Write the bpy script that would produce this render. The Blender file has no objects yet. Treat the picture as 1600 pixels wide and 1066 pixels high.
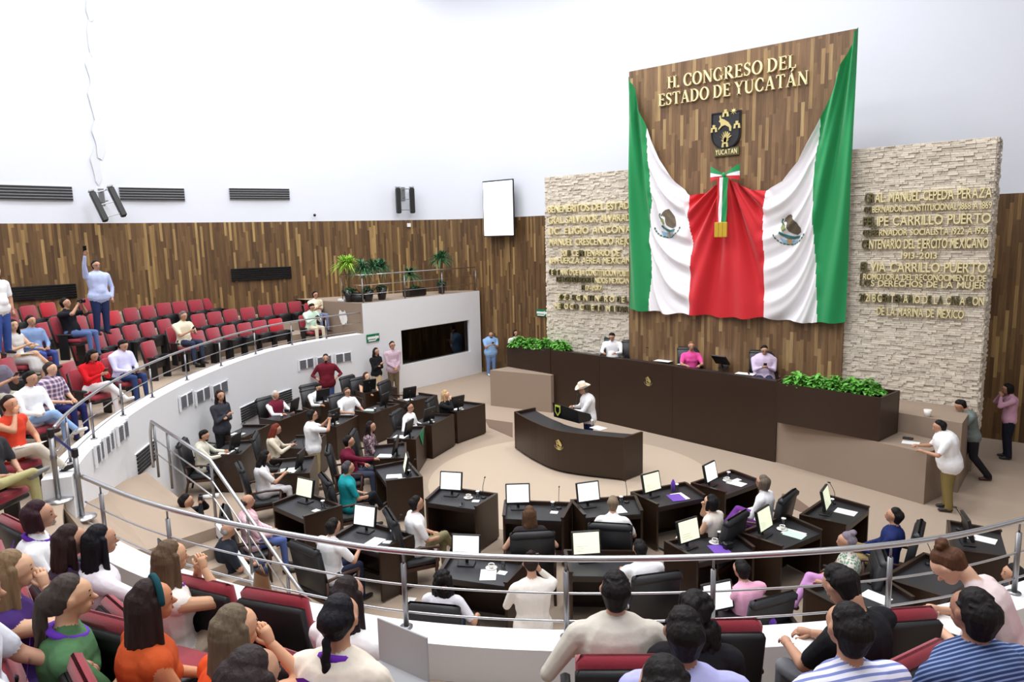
import bpy, bmesh, math, random
import numpy as np
from mathutils import Vector, Matrix
random.seed(7); rng = np.random.default_rng(7)
SC = bpy.context.scene
COL = SC.collection
# ------------------------------------------------------------ camera
FPX = 1100.0; EYE = Vector((0, 0, 5.15))
PIT = math.radians(8.4); ROL = math.radians(1.4); YAW = math.radians(39.5)
_f0 = Vector((-math.sin(YAW), math.cos(YAW), 0)); _r0 = Vector((math.cos(YAW), math.sin(YAW), 0)); _u0 = Vector((0, 0, 1))
FW = _f0*math.cos(PIT)-_u0*math.sin(PIT); _u1 = _u0*math.cos(PIT)+_f0*math.sin(PIT)
RT = _r0*math.cos(ROL)-_u1*math.sin(ROL); UP = _u1*math.cos(ROL)+_r0*math.sin(ROL)
cam = bpy.data.objects.new('camera', bpy.data.cameras.new('camera')); COL.objects.link(cam)
cam.data.sensor_width = 36; cam.data.lens = FPX/1600*36; cam.data.clip_end = 200
m = Matrix((RT, UP, -FW)).transposed().to_4x4(); m.translation = EYE; cam.matrix_world = m
SC.camera = cam
# ------------------------------------------------------------ light
SC.view_settings.view_transform = 'Standard'; SC.view_settings.look = 'None'
SC.view_settings.gamma = 1; SC.view_settings.use_curve_mapping = False
SC.view_settings.exposure = 0.0
w = bpy.data.worlds.new('world'); SC.world = w; w.use_nodes = True
w.node_tree.nodes['Background'].inputs[0].default_value = (.75, .8, .9, 1)
w.node_tree.nodes['Background'].inputs[1].default_value = .2
def area(x, y, z, sx, sy, power, col=(.975, .988, 1)):
    l = bpy.data.lights.new('ceiling_lamp', 'AREA'); l.shape = 'RECTANGLE'; l.size = sx; l.size_y = sy; l.energy = power; l.color = col
    o = bpy.data.objects.new('ceiling_lamp', l); o.location = (x, y, z); COL.objects.link(o); return o
LP = 430
for lx in (-18.5, -12, -5.5, 1):
    for ly in (2, 8.5, 15):
        if (lx, ly) != (1, 15): area(lx, ly, 14.7, 3.2, 3.2, LP*(.6 if lx == 1 and ly > 5 else 1.06))
# ------------------------------------------------------------ ray helpers (a picture point -> a point on a real surface)
def ray(x, y): return FW+RT*((x-800)/FPX)-UP*((y-533)/FPX)
def atz(x, y, z=0.): d = ray(x, y); return EYE+d*((z-EYE.z)/d.z)
def aty(x, y, Y): d = ray(x, y); return EYE+d*(Y/d.y)
def atx(x, y, X): d = ray(x, y); return EYE+d*(X/d.x)
def rd(x, y, d, z): q = ray(x, y); q = EYE+q*(d/math.hypot(q.x, q.y)); return (q.x, q.y, z)
def vaz(v): return math.radians(129.5-v)      # v: 0 = facing away from the visitor, 90 = facing to the right
# ------------------------------------------------------------ materials
def lin(c):
    c = [v/255 if max(c) > 1.01 else v for v in c]
    return tuple(((v+.055)/1.055)**2.4 if v > .04045 else v/12.92 for v in c)+(1,)
MC = {}
def mat(name, col, rough=.6, metal=0, bump=0, bscale=60, var=0, emit=0, spec=.5, stretch=None, sheen=0, coat=0, perisl=0):
    if name in MC: return MC[name]
    M = bpy.data.materials.new(name); M.use_nodes = True; nt = M.node_tree; N = nt.nodes; L = nt.links
    b = N['Principled BSDF']; c = lin(col); b.inputs['Base Color'].default_value = c
    b.inputs['Roughness'].default_value = rough; b.inputs['Metallic'].default_value = metal
    b.inputs['Specular IOR Level'].default_value = spec
    if sheen: b.inputs['Sheen Weight'].default_value = sheen
    if coat: b.inputs['Coat Weight'].default_value = coat; b.inputs['Coat Roughness'].default_value = .15
    if emit: b.inputs['Emission Color'].default_value = c; b.inputs['Emission Strength'].default_value = emit
    if bump or var:
        tc = N.new('ShaderNodeTexCoord'); mp = N.new('ShaderNodeMapping'); L.new(tc.outputs['Object'], mp.inputs[0])
        if stretch: mp.inputs['Scale'].default_value = stretch
        ns = N.new('ShaderNodeTexNoise'); ns.inputs['Scale'].default_value = bscale; ns.inputs['Detail'].default_value = 3; L.new(mp.outputs[0], ns.inputs[0])
        if bump:
            bp = N.new('ShaderNodeBump'); bp.inputs['Strength'].default_value = bump; bp.inputs['Distance'].default_value = .01
            L.new(ns.outputs[0], bp.inputs['Height']); L.new(bp.outputs[0], b.inputs['Normal'])
        if var:
            cr = N.new('ShaderNodeMix'); cr.data_type = 'RGBA'; cr.inputs[6].default_value = tuple(v*(1-var) for v in c[:3])+(1,)
            cr.inputs[7].default_value = tuple(min(1, v*(1+var)) for v in c[:3])+(1,)
            L.new(ns.outputs[0], cr.inputs[0]); L.new(cr.outputs[2], b.inputs['Base Color'])
    if perisl:
        ge = N.new('ShaderNodeNewGeometry'); cr = N.new('ShaderNodeMix'); cr.data_type = 'RGBA'
        cr.inputs[6].default_value = tuple(v*(1-perisl) for v in c[:3])+(1,); cr.inputs[7].default_value = tuple(min(1, v*(1+perisl)) for v in c[:3])+(1,)
        L.new(ge.outputs['Random Per Island'], cr.inputs[0]); L.new(cr.outputs[2], b.inputs['Base Color'])
    MC[name] = M; return M
def plank_mat(name, cols, wid=.085, length=1.1, rough=.45):
    M = bpy.data.materials.new(name); M.use_nodes = True; nt = M.node_tree; N = nt.nodes; L = nt.links; b = N['Principled BSDF']
    uv = N.new('ShaderNodeUVMap'); sp = N.new('ShaderNodeSeparateXYZ'); L.new(uv.outputs[0], sp.inputs[0])
    def mth(op, a, c=None):
        n = N.new('ShaderNodeMath'); n.operation = op
        for i, v in enumerate((a, c)):
            if v is None: continue
            if isinstance(v, (int, float)): n.inputs[i].default_value = v
            else: L.new(v, n.inputs[i])
        return n.outputs[0]
    u = mth('DIVIDE', sp.outputs[0], wid); ui = mth('FLOOR', u)
    wn = N.new('ShaderNodeTexWhiteNoise'); wn.noise_dimensions = '1D'; L.new(ui, wn.inputs['W'])
    v = mth('ADD', mth('DIVIDE', sp.outputs[1], length), mth('MULTIPLY', wn.outputs[0], 7.3)); vi = mth('FLOOR', v)
    cb = N.new('ShaderNodeCombineXYZ'); L.new(ui, cb.inputs[0]); L.new(vi, cb.inputs[1])
    w2 = N.new('ShaderNodeTexWhiteNoise'); w2.noise_dimensions = '2D'; L.new(cb.outputs[0], w2.inputs['Vector'])
    cr = N.new('ShaderNodeValToRGB'); cr.color_ramp.interpolation = 'LINEAR'
    e = cr.color_ramp.elements
    for i, (p, c) in enumerate(cols):
        if i < 2: e[i].position = p; e[i].color = lin(c)
        else: q = e.new(p); q.color = lin(c)
    L.new(w2.outputs[0], cr.inputs[0])
    mp = N.new('ShaderNodeMapping'); mp.inputs['Scale'].default_value = (30, 1.6, 1); L.new(uv.outputs[0], mp.inputs[0])
    ns = N.new('ShaderNodeTexNoise'); ns.inputs['Scale'].default_value = 1; ns.inputs['Detail'].default_value = 4; L.new(mp.outputs[0], ns.inputs[0])
    mx = N.new('ShaderNodeMix'); mx.data_type = 'RGBA'; mx.blend_type = 'OVERLAY'; mx.inputs[0].default_value = .55
    L.new(cr.outputs[0], mx.inputs[6]); L.new(ns.outputs[0], mx.inputs[7]); L.new(mx.outputs[2], b.inputs['Base Color'])
    fu = mth('FRACT', u); ed = mth('MINIMUM', mth('MULTIPLY', fu, 12), 1.0)
    bp = N.new('ShaderNodeBump'); bp.inputs['Strength'].default_value = .5; bp.inputs['Distance'].default_value = .004
    L.new(mth('ADD', ed, mth('MULTIPLY', w2.outputs[0], 1.5)), bp.inputs['Height']); L.new(bp.outputs[0], b.inputs['Normal'])
    b.inputs['Roughness'].default_value = rough; b.inputs['Specular IOR Level'].default_value = .35
    MC[name] = M; return M
plank_mat('wall_planks', [(0, (80, 58, 37)), (.4, (99, 74, 47)), (.78, (112, 85, 55)), (.9, (140, 111, 70)), (1, (168, 139, 90))], wid=.075, length=1.0)
plank_mat('panel_planks', [(0, (102, 77, 54)), (.4, (120, 92, 65)), (.78, (133, 104, 74)), (.92, (154, 126, 86)), (1, (176, 149, 104))], wid=.08, length=.75)
mat('white_wall', (221, 225, 234), .85, bump=.15, bscale=25)
mat('white_paint', (236, 237, 240), .7, bump=.1, bscale=30)
mat('ceiling_white', (235, 235, 235), .9)
mat('carpet', (173, 155, 138), .95, bump=.5, bscale=220, var=.10, spec=.1)
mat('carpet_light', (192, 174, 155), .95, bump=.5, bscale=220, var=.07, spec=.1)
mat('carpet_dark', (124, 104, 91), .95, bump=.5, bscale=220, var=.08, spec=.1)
mat('carpet_wall', (156, 138, 122), .95, bump=.5, bscale=220, var=.06, spec=.1)
mat('dark_wood', (50, 34, 23), .38, bump=.08, bscale=14, var=.16, stretch=(6, 6, 1), spec=.45)
mat('dark_wood_edge', (42, 29, 23), .35, var=.1, bscale=20)
mat('desk_top', (38, 38, 42), .42, bump=.1, bscale=200, spec=.5)
mat('red_wood', (84, 34, 28), .3, var=.2, bscale=12)
mat('leather', (27, 28, 31), .42, bump=.25, bscale=90, spec=.5)
mat('chair_wood', (64, 38, 27), .35, var=.2, bscale=20)
mat('red_fabric', (150, 36, 52), .85, bump=.4, bscale=250, var=.12, sheen=.3)
mat('red_fabric_bright', (178, 20, 38), .85, bump=.4, bscale=250, var=.1, sheen=.3)
mat('black_plastic', (24, 24, 26), .45, bump=.06, bscale=200)
mat('black_gloss', (14, 14, 16), .15)
mat('steel', (196, 196, 198), .28, metal=1)
mat('steel_dull', (150, 150, 152), .4, metal=1)
mat('gold', (222, 206, 140), .35, metal=.7)
mat('gold_letter', (238, 226, 178), .4, metal=.25)
mat('bronze_dark', (108, 102, 66), .4, metal=.6)
mat('stone', (222, 212, 196), .9, bump=.9, bscale=55, perisl=.16)
mat('stone_back', (178, 164, 142), .95)
mat('screen_white', (246, 250, 246), .4, emit=.75)
mat('screen_cream', (240, 246, 214), .4, emit=.65)
mat('projection', (255, 255, 255), .5, emit=1.2)
mat('paper', (244, 244, 242), .8)
mat('paper_green', (196, 226, 206), .8)
mat('china', (244, 242, 236), .2)
mat('coffee', (50, 26, 14), .2)
mat('purple_cloth', (104, 52, 176), .75, bump=.4, bscale=40, sheen=.3)
mat('green_cloth', (26, 128, 84), .75, bump=.2, bscale=60)
mat('gold_fringe', (206, 168, 44), .6, bump=.8, bscale=60, stretch=(8, 1, 1))
mat('flag_green', (14, 142, 78), .7, bump=.1, bscale=60, sheen=.2)
mat('flag_white', (244, 242, 246), .7, bump=.1, bscale=60)
mat('flag_red', (206, 24, 36), .7, bump=.1, bscale=60, sheen=.2)
mat('leaf_a', (96, 168, 62), .5, perisl=.35)
mat('leaf_b', (46, 104, 62), .5, perisl=.4)
mat('leaf_c', (150, 196, 62), .5, perisl=.3)
mat('stem', (92, 84, 48), .8)
mat('pot_black', (26, 24, 26), .3, coat=.5)
mat('pot_grey', (120, 126, 130), .5)
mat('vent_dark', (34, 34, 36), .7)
mat('vent_grey', (176, 178, 182), .6)
mat('grille_slat', (112, 114, 120), .7)
mat('exit_green', (20, 120, 78), .5)
mat('shield_dark', (38, 38, 44), .35)
mat('eye_dark', (24, 16, 14), .3); mat('lip', (150, 82, 74), .5); mat('denim', (70, 88, 128), .9, bump=.3, bscale=200)
M_GL = bpy.data.materials.new('glass'); M_GL.use_nodes = True
_b = M_GL.node_tree.nodes['Principled BSDF']; _b.inputs['Transmission Weight'].default_value = 1; _b.inputs['Roughness'].default_value = .02; _b.inputs['Base Color'].default_value = (.9, .95, .95, 1)
MC['glass'] = M_GL
M_GD = bpy.data.materials.new('window_glass'); M_GD.use_nodes = True; _nt = M_GD.node_tree; _nt.nodes.clear()
_o = _nt.nodes.new('ShaderNodeOutputMaterial'); _mx = _nt.nodes.new('ShaderNodeMixShader'); _t = _nt.nodes.new('ShaderNodeBsdfTransparent'); _t.inputs[0].default_value = (.45, .48, .5, 1)
_g = _nt.nodes.new('ShaderNodeBsdfGlossy'); _g.inputs['Roughness'].default_value = .03; _fr = _nt.nodes.new('ShaderNodeFresnel'); _fr.inputs[0].default_value = 1.5
_nt.links.new(_fr.outputs[0], _mx.inputs[0]); _nt.links.new(_t.outputs[0], _mx.inputs[1]); _nt.links.new(_g.outputs[0], _mx.inputs[2]); _nt.links.new(_mx.outputs[0], _o.inputs[0])
MC['window_glass'] = M_GD
def cloth(c, kind='plain', c2=None, s=24):
    nm = 'cloth_%s_%s_%s' % (kind, '_'.join(map(str, c)), '' if not c2 else '_'.join(map(str, c2)))
    if nm in MC: return MC[nm]
    M = mat(nm, c, .85, bump=1.0, bscale=9, var=.06, spec=.2)
    if kind in ('stripe', 'plaid', 'pattern'):
        nt = M.node_tree; N = nt.nodes; L = nt.links; b = N['Principled BSDF']; tc = N.new('ShaderNodeTexCoord'); sp = N.new('ShaderNodeSeparateXYZ'); L.new(tc.outputs['Object'], sp.inputs[0])
        mx = N.new('ShaderNodeMix'); mx.data_type = 'RGBA'; mx.inputs[6].default_value = lin(c); mx.inputs[7].default_value = lin(c2)
        def wave(o, s):
            a = N.new('ShaderNodeMath'); a.operation = 'MULTIPLY'; a.inputs[1].default_value = s; L.new(o, a.inputs[0])
            f = N.new('ShaderNodeMath'); f.operation = 'FRACT'; L.new(a.outputs[0], f.inputs[0])
            g = N.new('ShaderNodeMath'); g.operation = 'GREATER_THAN'; g.inputs[1].default_value = .6; L.new(f.outputs[0], g.inputs[0]); return g.outputs[0]
        if kind == 'stripe':
            sm = N.new('ShaderNodeMath'); sm.operation = 'ADD'; L.new(sp.outputs[2], sm.inputs[0]); L.new(sp.outputs[1], sm.inputs[1]); L.new(wave(sm.outputs[0], s), mx.inputs[0])
        elif kind == 'plaid':
            ad = N.new('ShaderNodeMath'); ad.operation = 'ADD'; L.new(wave(sp.outputs[2], 13), ad.inputs[0]); L.new(wave(sp.outputs[0], 13), ad.inputs[1])
            hf = N.new('ShaderNodeMath'); hf.operation = 'MULTIPLY'; hf.inputs[1].default_value = .5; L.new(ad.outputs[0], hf.inputs[0]); L.new(hf.outputs[0], mx.inputs[0])
        else:
            vo = N.new('ShaderNodeTexVoronoi'); vo.inputs['Scale'].default_value = 26; L.new(tc.outputs['Object'], vo.inputs['Vector'])
            g = N.new('ShaderNodeMath'); g.operation = 'LESS_THAN'; g.inputs[1].default_value = .45; L.new(vo.outputs['Distance'], g.inputs[0]); L.new(g.outputs[0], mx.inputs[0])
        L.new(mx.outputs[2], b.inputs['Base Color'])
    return M
def skinm(c): return mat('skin_%d_%d_%d' % c, tuple(min(255, int(v+g)) for v, g in zip(c, (10, 14, 18))), .55, spec=.35, var=.05, bscale=9)
def hairm(c): return mat('hair_%d_%d_%d' % c, c, .6, bump=.7, bscale=60, stretch=(1, 1, .12), var=.4, spec=.2)
# ------------------------------------------------------------ mesh builder
class MB:
    def __init__(s): s.v = []; s.f = []; s.m = []; s.cm = 0; s.uv = {}
    def add(s, vs, fs, mi=None):
        o = len(s.v); s.v += [tuple(p) for p in vs]; s.f += [tuple(i+o for i in f) for f in fs]; s.m += [s.cm if mi is None else mi]*len(fs); return s
    def box(s, x0, x1, y0, y1, z0, z1, M=None, mi=None):
        vs = [Vector((x, y, z)) for z in (z0, z1) for y in (y0, y1) for x in (x0, x1)]
        if M is not None: vs = [M @ v for v in vs]
        return s.add(vs, [(0, 2, 3, 1), (4, 5, 7, 6), (0, 1, 5, 4), (2, 6, 7, 3), (0, 4, 6, 2), (1, 3, 7, 5)], mi)
    def rbox(s, x0, x1, y0, y1, z0, z1, r=.02, M=None, mi=None):   # box with chamfered edges
        vs = []; 
        for z, k in ((z0, 1), (z0+r, 0), (z1-r, 0), (z1, 1)):
            i = r if k else 0
            X0, X1, Y0, Y1 = x0+i, x1-i, y0+i, y1-i
            q = r*.6
            vs += [(X0+q, Y0, z), (X1-q, Y0, z), (X1, Y0+q, z), (X1, Y1-q, z), (X1-q, Y1, z), (X0+q, Y1, z), (X0, Y1-q, z), (X0, Y0+q, z)]
        vs = [Vector(v) for v in vs]
        if M is not None: vs = [M @ v for v in vs]
        fs = [tuple(range(7, -1, -1)), tuple(range(24, 32))]
        for a in range(3):
            for k in range(8): fs.append((a*8+k, a*8+(k+1) % 8, a*8+8+(k+1) % 8, a*8+8+k))
        return s.add(vs, fs, mi)
    def prism(s, poly, z0, z1, M=None, mi=None):
        n = len(poly); vs = [Vector((p[0], p[1], z0)) for p in poly]+[Vector((p[0], p[1], z1)) for p in poly]
        if M is not None: vs = [M @ v for v in vs]
        return s.add(vs, [tuple(range(n-1, -1, -1)), tuple(range(n, 2*n))]+[(i, (i+1) % n, n+(i+1) % n, n+i) for i in range(n)], mi)
    def lathe(s, prof, n=16, c=(0, 0, 0), M=None, mi=None, cap=True):
        vs = []; 
        for r, z in prof:
            for k in range(n):
                a = 2*math.pi*k/n; vs.append(Vector((c[0]+r*math.cos(a), c[1]+r*math.sin(a), c[2]+z)))
        if M is not None: vs = [M @ v for v in vs]
        fs = [(i*n+k, i*n+(k+1) % n, (i+1)*n+(k+1) % n, (i+1)*n+k) for i in range(len(prof)-1) for k in range(n)]
        if cap: fs += [tuple(range(n-1, -1, -1)), tuple((len(prof)-1)*n+k for k in range(n))]
        return s.add(vs, fs, mi)
    def tube(s, pts, r, n=8, mi=None, closed=False, M=None):
        pts = [Vector(p) for p in pts]; rs = r if isinstance(r, (list, tuple)) else [r]*len(pts)
        if M is not None: pts = [M @ p for p in pts]
        vs = []; ref = None
        for i, p in enumerate(pts):
            t = (pts[min(i+1, len(pts)-1)]-pts[max(i-1, 0)]).normalized()
            if ref is None: ref = Vector((0, 0, 1)) if abs(t.z) < .9 else Vector((1, 0, 0))
            a = t.cross(ref).normalized(); b = t.cross(a).normalized(); ref = -b if abs(t.dot(b)) < .9 else ref
            ref = a.cross(t).normalized()
            for k in range(n):
                th = 2*math.pi*k/n; vs.append(p+(a*math.cos(th)+ref*math.sin(th))*rs[i])
        fs = [(i*n+k, i*n+(k+1) % n, (i+1)*n+(k+1) % n, (i+1)*n+k) for i in range(len(pts)-1) for k in range(n)]
        fs += [tuple(range(n-1, -1, -1)), tuple((len(pts)-1)*n+k for k in range(n))]
        return s.add(vs, fs, mi)
    def ellip(s, c, r, M=None, n=12, mi=None):
        vs = []; c = Vector(c); h = n//2
        for i in range(h+1):
            ph = math.pi*i/h
            for k in range(n): 
                th = 2*math.pi*k/n; vs.append(c+Vector((r[0]*math.sin(ph)*math.cos(th), r[1]*math.sin(ph)*math.sin(th), r[2]*math.cos(ph))))
        if M is not None: vs = [M @ v for v in vs]
        return s.add(vs, [(i*n+k, (i+1)*n+k, (i+1)*n+(k+1) % n, i*n+(k+1) % n) for i in range(h) for k in range(n)], mi)
    def sheet(s, grid, mi=None):   # grid[i][j] points
        n = len(grid[0]); vs = [p for r in grid for p in r]
        return s.add(vs, [(i*n+j, i*n+j+1, (i+1)*n+j+1, (i+1)*n+j) for i in range(len(grid)-1) for j in range(n-1)], mi)
    def mesh(s, name, mats, smooth=False):
        me = bpy.data.meshes.new(name); me.from_pydata(s.v, [], s.f); 
        for x in (mats if isinstance(mats, (list, tuple)) else [mats]): me.materials.append(MC[x] if isinstance(x, str) else x)
        me.polygons.foreach_set('material_index', s.m)
        if smooth: me.polygons.foreach_set('use_smooth', [True]*len(s.f))
        me.update(); return me
    def obj(s, name, mats, parent=None, smooth=False, **kw):
        return link(name, s.mesh(name, mats, smooth), parent, **kw)
def link(name, me, parent=None, loc=None, rz=None, **kw):
    o = bpy.data.objects.new(name, me); COL.objects.link(o)
    if parent is not None: o.parent = parent
    if loc is not None: o.location = loc
    if rz is not None: o.rotation_euler = (0, 0, rz)
    for k, v in kw.items(): o[k] = v
    return o
def L16(s):
    if len(s.split()) > 16:
        k = s.rfind(',')
        s = s[:k] if k > 0 else ' '.join(s.split()[:16])
        return L16(s)
    return s
def thing(name, label, cat, loc=(0, 0, 0), rz=0, group=None):
    o = bpy.data.objects.new(name, None); COL.objects.link(o); o.location = loc; o.rotation_euler = (0, 0, rz); o.empty_display_size = .1
    o['label'] = L16(label); o['category'] = cat
    if group: o['group'] = group
    return o
def tag(o, label, cat, group=None):
    o['label'] = L16(label); o['category'] = cat
    if group: o['group'] = group
    return o
def dup(root, loc, rz, label=None, group=None):
    def cp(o, par):
        c = o.copy(); COL.objects.link(c); c.parent = par
        for ch in kids[o.name]: cp(ch, c)
        return c
    kids = KIDS
    if root.name not in kids: index_kids(root)
    r = cp(root, None); r.location = loc; r.rotation_euler = (0, 0, rz)
    if label: r['label'] = L16(label)
    if group: r['group'] = group
    return r
KIDS = {}
def index_kids(root):
    KIDS[root.name] = list(root.children)
    for c in root.children: index_kids(c)
def rotm(az): return az-math.pi/2           # object rotation so that local +Y looks along az
ORD = ['first', 'second', 'third', 'fourth', 'fifth', 'sixth', 'seventh', 'eighth', 'ninth', 'tenth', 'eleventh', 'twelfth', 'thirteenth', 'fourteenth', 'fifteenth', 'sixteenth', 'seventeenth', 'eighteenth', 'nineteenth', 'twentieth']
# ------------------------------------------------------------ plan curves
def cr(pts, n=6):
    pts = [Vector(p) for p in pts]; out = []
    for i in range(len(pts)-1):
        p0 = pts[max(i-1, 0)]; p1 = pts[i]; p2 = pts[i+1]; p3 = pts[min(i+2, len(pts)-1)]
        for k in range(n):
            t = k/n; out.append(.5*((2*p1)+(p2-p0)*t+(2*p0-5*p1+4*p2-p3)*t*t+(3*p1-p0-3*p2+p3)*t**3))
    out.append(pts[-1]); return out
def offs(cur, d):   # outward = to the right of travel
    out = []
    for i, p in enumerate(cur):
        t = (cur[min(i+1, len(cur)-1)]-cur[max(i-1, 0)]).normalized(); out.append(p+Vector((t.y, -t.x))*d)
    return out
WALL = cr([(-20.5, -6), (-22.4, -2), (-23.4, 2), (-23.7, 5), (-23.6, 7.5), (-23.2, 10), (-22.4, 12.6), (-21.5, 14.8), (-20.5, 17), (-19.55, 18.8), (-18.5, 19.85), (-17.2, 20.18), (-16.2, 20.2)], 6)
BACKY = 20.2; WZ = 5.87; CEIL = 15.0
# parapet: going from the far block round to the right-hand side (travel direction gives outward on the right)
FARP = [(-17.95, 14.3), (-17.93, 12.6), (-17.6, 11.05), (-17.05, 9.92), (-16.35, 8.8), (-15.2, 7.3), (-14.05, 6.05), (-12.87, 4.98), (-11.78, 4.16), (-10.9, 3.58), (-10.12, 3.15)]
NEARP = [(-7.9, 2.66), (-6.71, 2.72), (-5.71, 2.89), (-4.68, 3.17), (-3.93, 3.44), (-2.98, 3.99), (-1.94, 4.81), (-1.0, 5.77), (-0.38, 6.73), (.25, 8.1), (.6, 9.6), (.75, 11.2)]
farc = cr(FARP, 5); nearc = cr(NEARP, 5)
allc = cr(FARP[:-1]+[(-10.12, 3.15), (-9.0, 2.78)]+NEARP, 5)
def side(cur): return [-1 for _ in cur]
PZ = 2.19; G0, G1, G2, G3 = 1.9, 2.17, 2.44, 2.72
def hitcurve(x, y, cur):
    d = ray(x, y); best = None
    for a, b in zip(cur[:-1], cur[1:]):
        e = b-a; den = d.x*e.y-d.y*e.x
        if abs(den) < 1e-9: continue
        t = (a.x*e.y-a.y*e.x)/den; s = (a.x*d.y-a.y*d.x)/den
        if t > 0 and -1e-6 <= s <= 1.000001 and (best is None or t > best[0]): best = (t, a+e*s, e.normalized())
    return EYE+d*best[0], best[2]
# ------------------------------------------------------------ setting
def ribbon(name, cur, z0, z1, matn, uvs=True, kind='structure', parent=None, thick=0, **kw):
    b = MB(); n = len(cur); vs = [(p.x, p.y, z0) for p in cur]+[(p.x, p.y, z1) for p in cur]
    b.add(vs, [(i, i+1, n+i+1, n+i) for i in range(n-1)]); me = b.mesh(name, matn, True)
    if uvs:
        ul = me.uv_layers.new(name='UVMap'); L = [0]
        for a, c in zip(cur[:-1], cur[1:]): L.append(L[-1]+(c-a).length)
        for p in me.polygons:
            for li, vi in zip(p.loop_indices, p.vertices): ul.data[li].uv = (L[vi % n], z0 if vi < n else z1)
    o = link(name, me, parent)
    if kind: o['kind'] = kind
    return o
corner_r = Vector((7.5, BACKY))
ribbon('wall_left', WALL, 0, WZ, 'wall_planks')
ribbon('wall_left_upper', WALL, WZ, CEIL, 'white_wall')
bw = [Vector((-16.2, BACKY)), corner_r]
ribbon('wall_back', bw, 0, WZ, 'wall_planks'); ribbon('wall_back_upper', bw, WZ, CEIL, 'white_wall')
rw = [corner_r, Vector((7.5, -6))]; ribbon('wall_right', rw, 0, WZ, 'wall_planks'); ribbon('wall_right_upper', rw, WZ, CEIL, 'white_wall')
fwl = [Vector((7.5, -6)), Vector((-20.5, -6))]; ribbon('wall_front', fwl, 0, WZ, 'wall_planks'); ribbon('wall_front_upper', fwl, WZ, CEIL, 'white_wall')
b = MB(); b.box(-25, 9, -7, 21.5, CEIL, CEIL+.2); b.obj('ceiling', 'ceiling_white', kind='structure')
b = MB(); b.box(-25, 9, -7, 21.5, -.2, 0); b.obj('floor', 'carpet', kind='structure')
# lighter central disc of carpet and the darker ring segments beside it
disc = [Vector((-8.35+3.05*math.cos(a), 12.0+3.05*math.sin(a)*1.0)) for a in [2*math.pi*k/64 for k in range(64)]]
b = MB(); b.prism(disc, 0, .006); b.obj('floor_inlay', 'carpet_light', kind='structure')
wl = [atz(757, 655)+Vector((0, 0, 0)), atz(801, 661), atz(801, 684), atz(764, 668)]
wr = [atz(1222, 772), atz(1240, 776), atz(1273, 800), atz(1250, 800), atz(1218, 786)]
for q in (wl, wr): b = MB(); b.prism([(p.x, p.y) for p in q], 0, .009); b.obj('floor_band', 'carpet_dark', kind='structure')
# far gallery chamber-side wall + parapet cap, near parapet
def parapet(name, cur, zbot, cap=.34, reverse=False):
    inn = cur; out = offs(cur, -cap)      # out = towards the seats
    b = MB(); n = len(cur)
    vs = [(p.x, p.y, zbot) for p in inn]+[(p.x, p.y, PZ) for p in inn]+[(p.x, p.y, PZ) for p in out]+[(p.x, p.y, G0-.1) for p in out]+[(p.x, p.y, zbot) for p in out]
    fs = []
    for r in range(4): fs += [(r*n+i, r*n+i+1, (r+1)*n+i+1, (r+1)*n+i) for i in range(n-1)]
    fs += [(0, n, 2*n, 4*n), (n-1, 2*n-1, 3*n-1, 5*n-1)]
    b.add(vs, fs); return b.obj(name, 'white_paint', kind='structure')
SGN = -1
# outward side: check with the room centre
_c = Vector((-8.3, 11)); _t = offs(farc, 1)[10]
if (_t-_c).length > (farc[10]-_c).length:
    offs_in = offs
    def offs(cur, d, _o=offs_in): return _o(cur, -d)
# after this, offs(cur, -d) moves away from the chamber centre, offs(cur, d) towards it
parapet('wall_gallery_far', farc, 0); parapet('wall_gallery_near', nearc, 0, .28)
def strip(cur, d0, d1, z, zr, name, matn='carpet'):
    a = offs(cur, -d0); c = offs(cur, -d1); n = len(cur)
    vs = [(p.x, p.y, zr) for p in a]+[(p.x, p.y, z) for p in a]+[(p.x, p.y, z) for p in c]
    b = MB(); b.add(vs, [(r*n+i, r*n+i+1, (r+1)*n+i+1, (r+1)*n+i) for r in range(2) for i in range(n-1)])
    return b.obj(name, matn, kind='structure')
strip(allc, .1, 1.98, G0, 0, 'gallery_step'); strip(allc, 1.98, 2.95, G1, G0, 'gallery_step'); strip(allc, 2.95, 3.95, G2, G1, 'gallery_step')
strip(allc, 3.95, 5.3, G3, G2, 'gallery_step'); strip(allc, 5.3, 9.5, 3.15, G3, 'gallery_step')
# landing and stairs
LZ = 1.15
P1 = atz(126, 771, LZ); P2 = atz(238, 745, LZ); P3 = atz(337, 824, LZ); P4 = atz(232, 859, LZ)
lt = [(-12.75, 4.95, 1.15), (-11.95, 4.15, 1.32), (-10.95, 3.5, 1.6), (-10.2, 3.0, 1.86), (-8.2, 2.72, 1.86), (P4.x, 3.0, 1.45), (P4.x, P4.y, LZ), (P3.x, P3.y, LZ), (P2.x-.35, P2.y+.05, LZ)]
b = MB(); n_ = len(lt); b.add(lt+[(x, y, 0) for x, y, z in lt], [(0, 1, 7, 8), (1, 2, 6, 7), (2, 3, 5, 6), (3, 4, 5)]+[(i, n_+i, n_+(i+1) % n_, (i+1) % n_) for i in range(n_)]); b.obj('stair_landing', 'carpet', kind='structure')
for i in range(6):
    x0 = P3.x+i*.27; b = MB(); b.box(x0, x0+.27, P4.y, P3.y, 0, LZ-(i+1)*.164); b.obj('stair_step', 'carpet', kind='structure')
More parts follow.
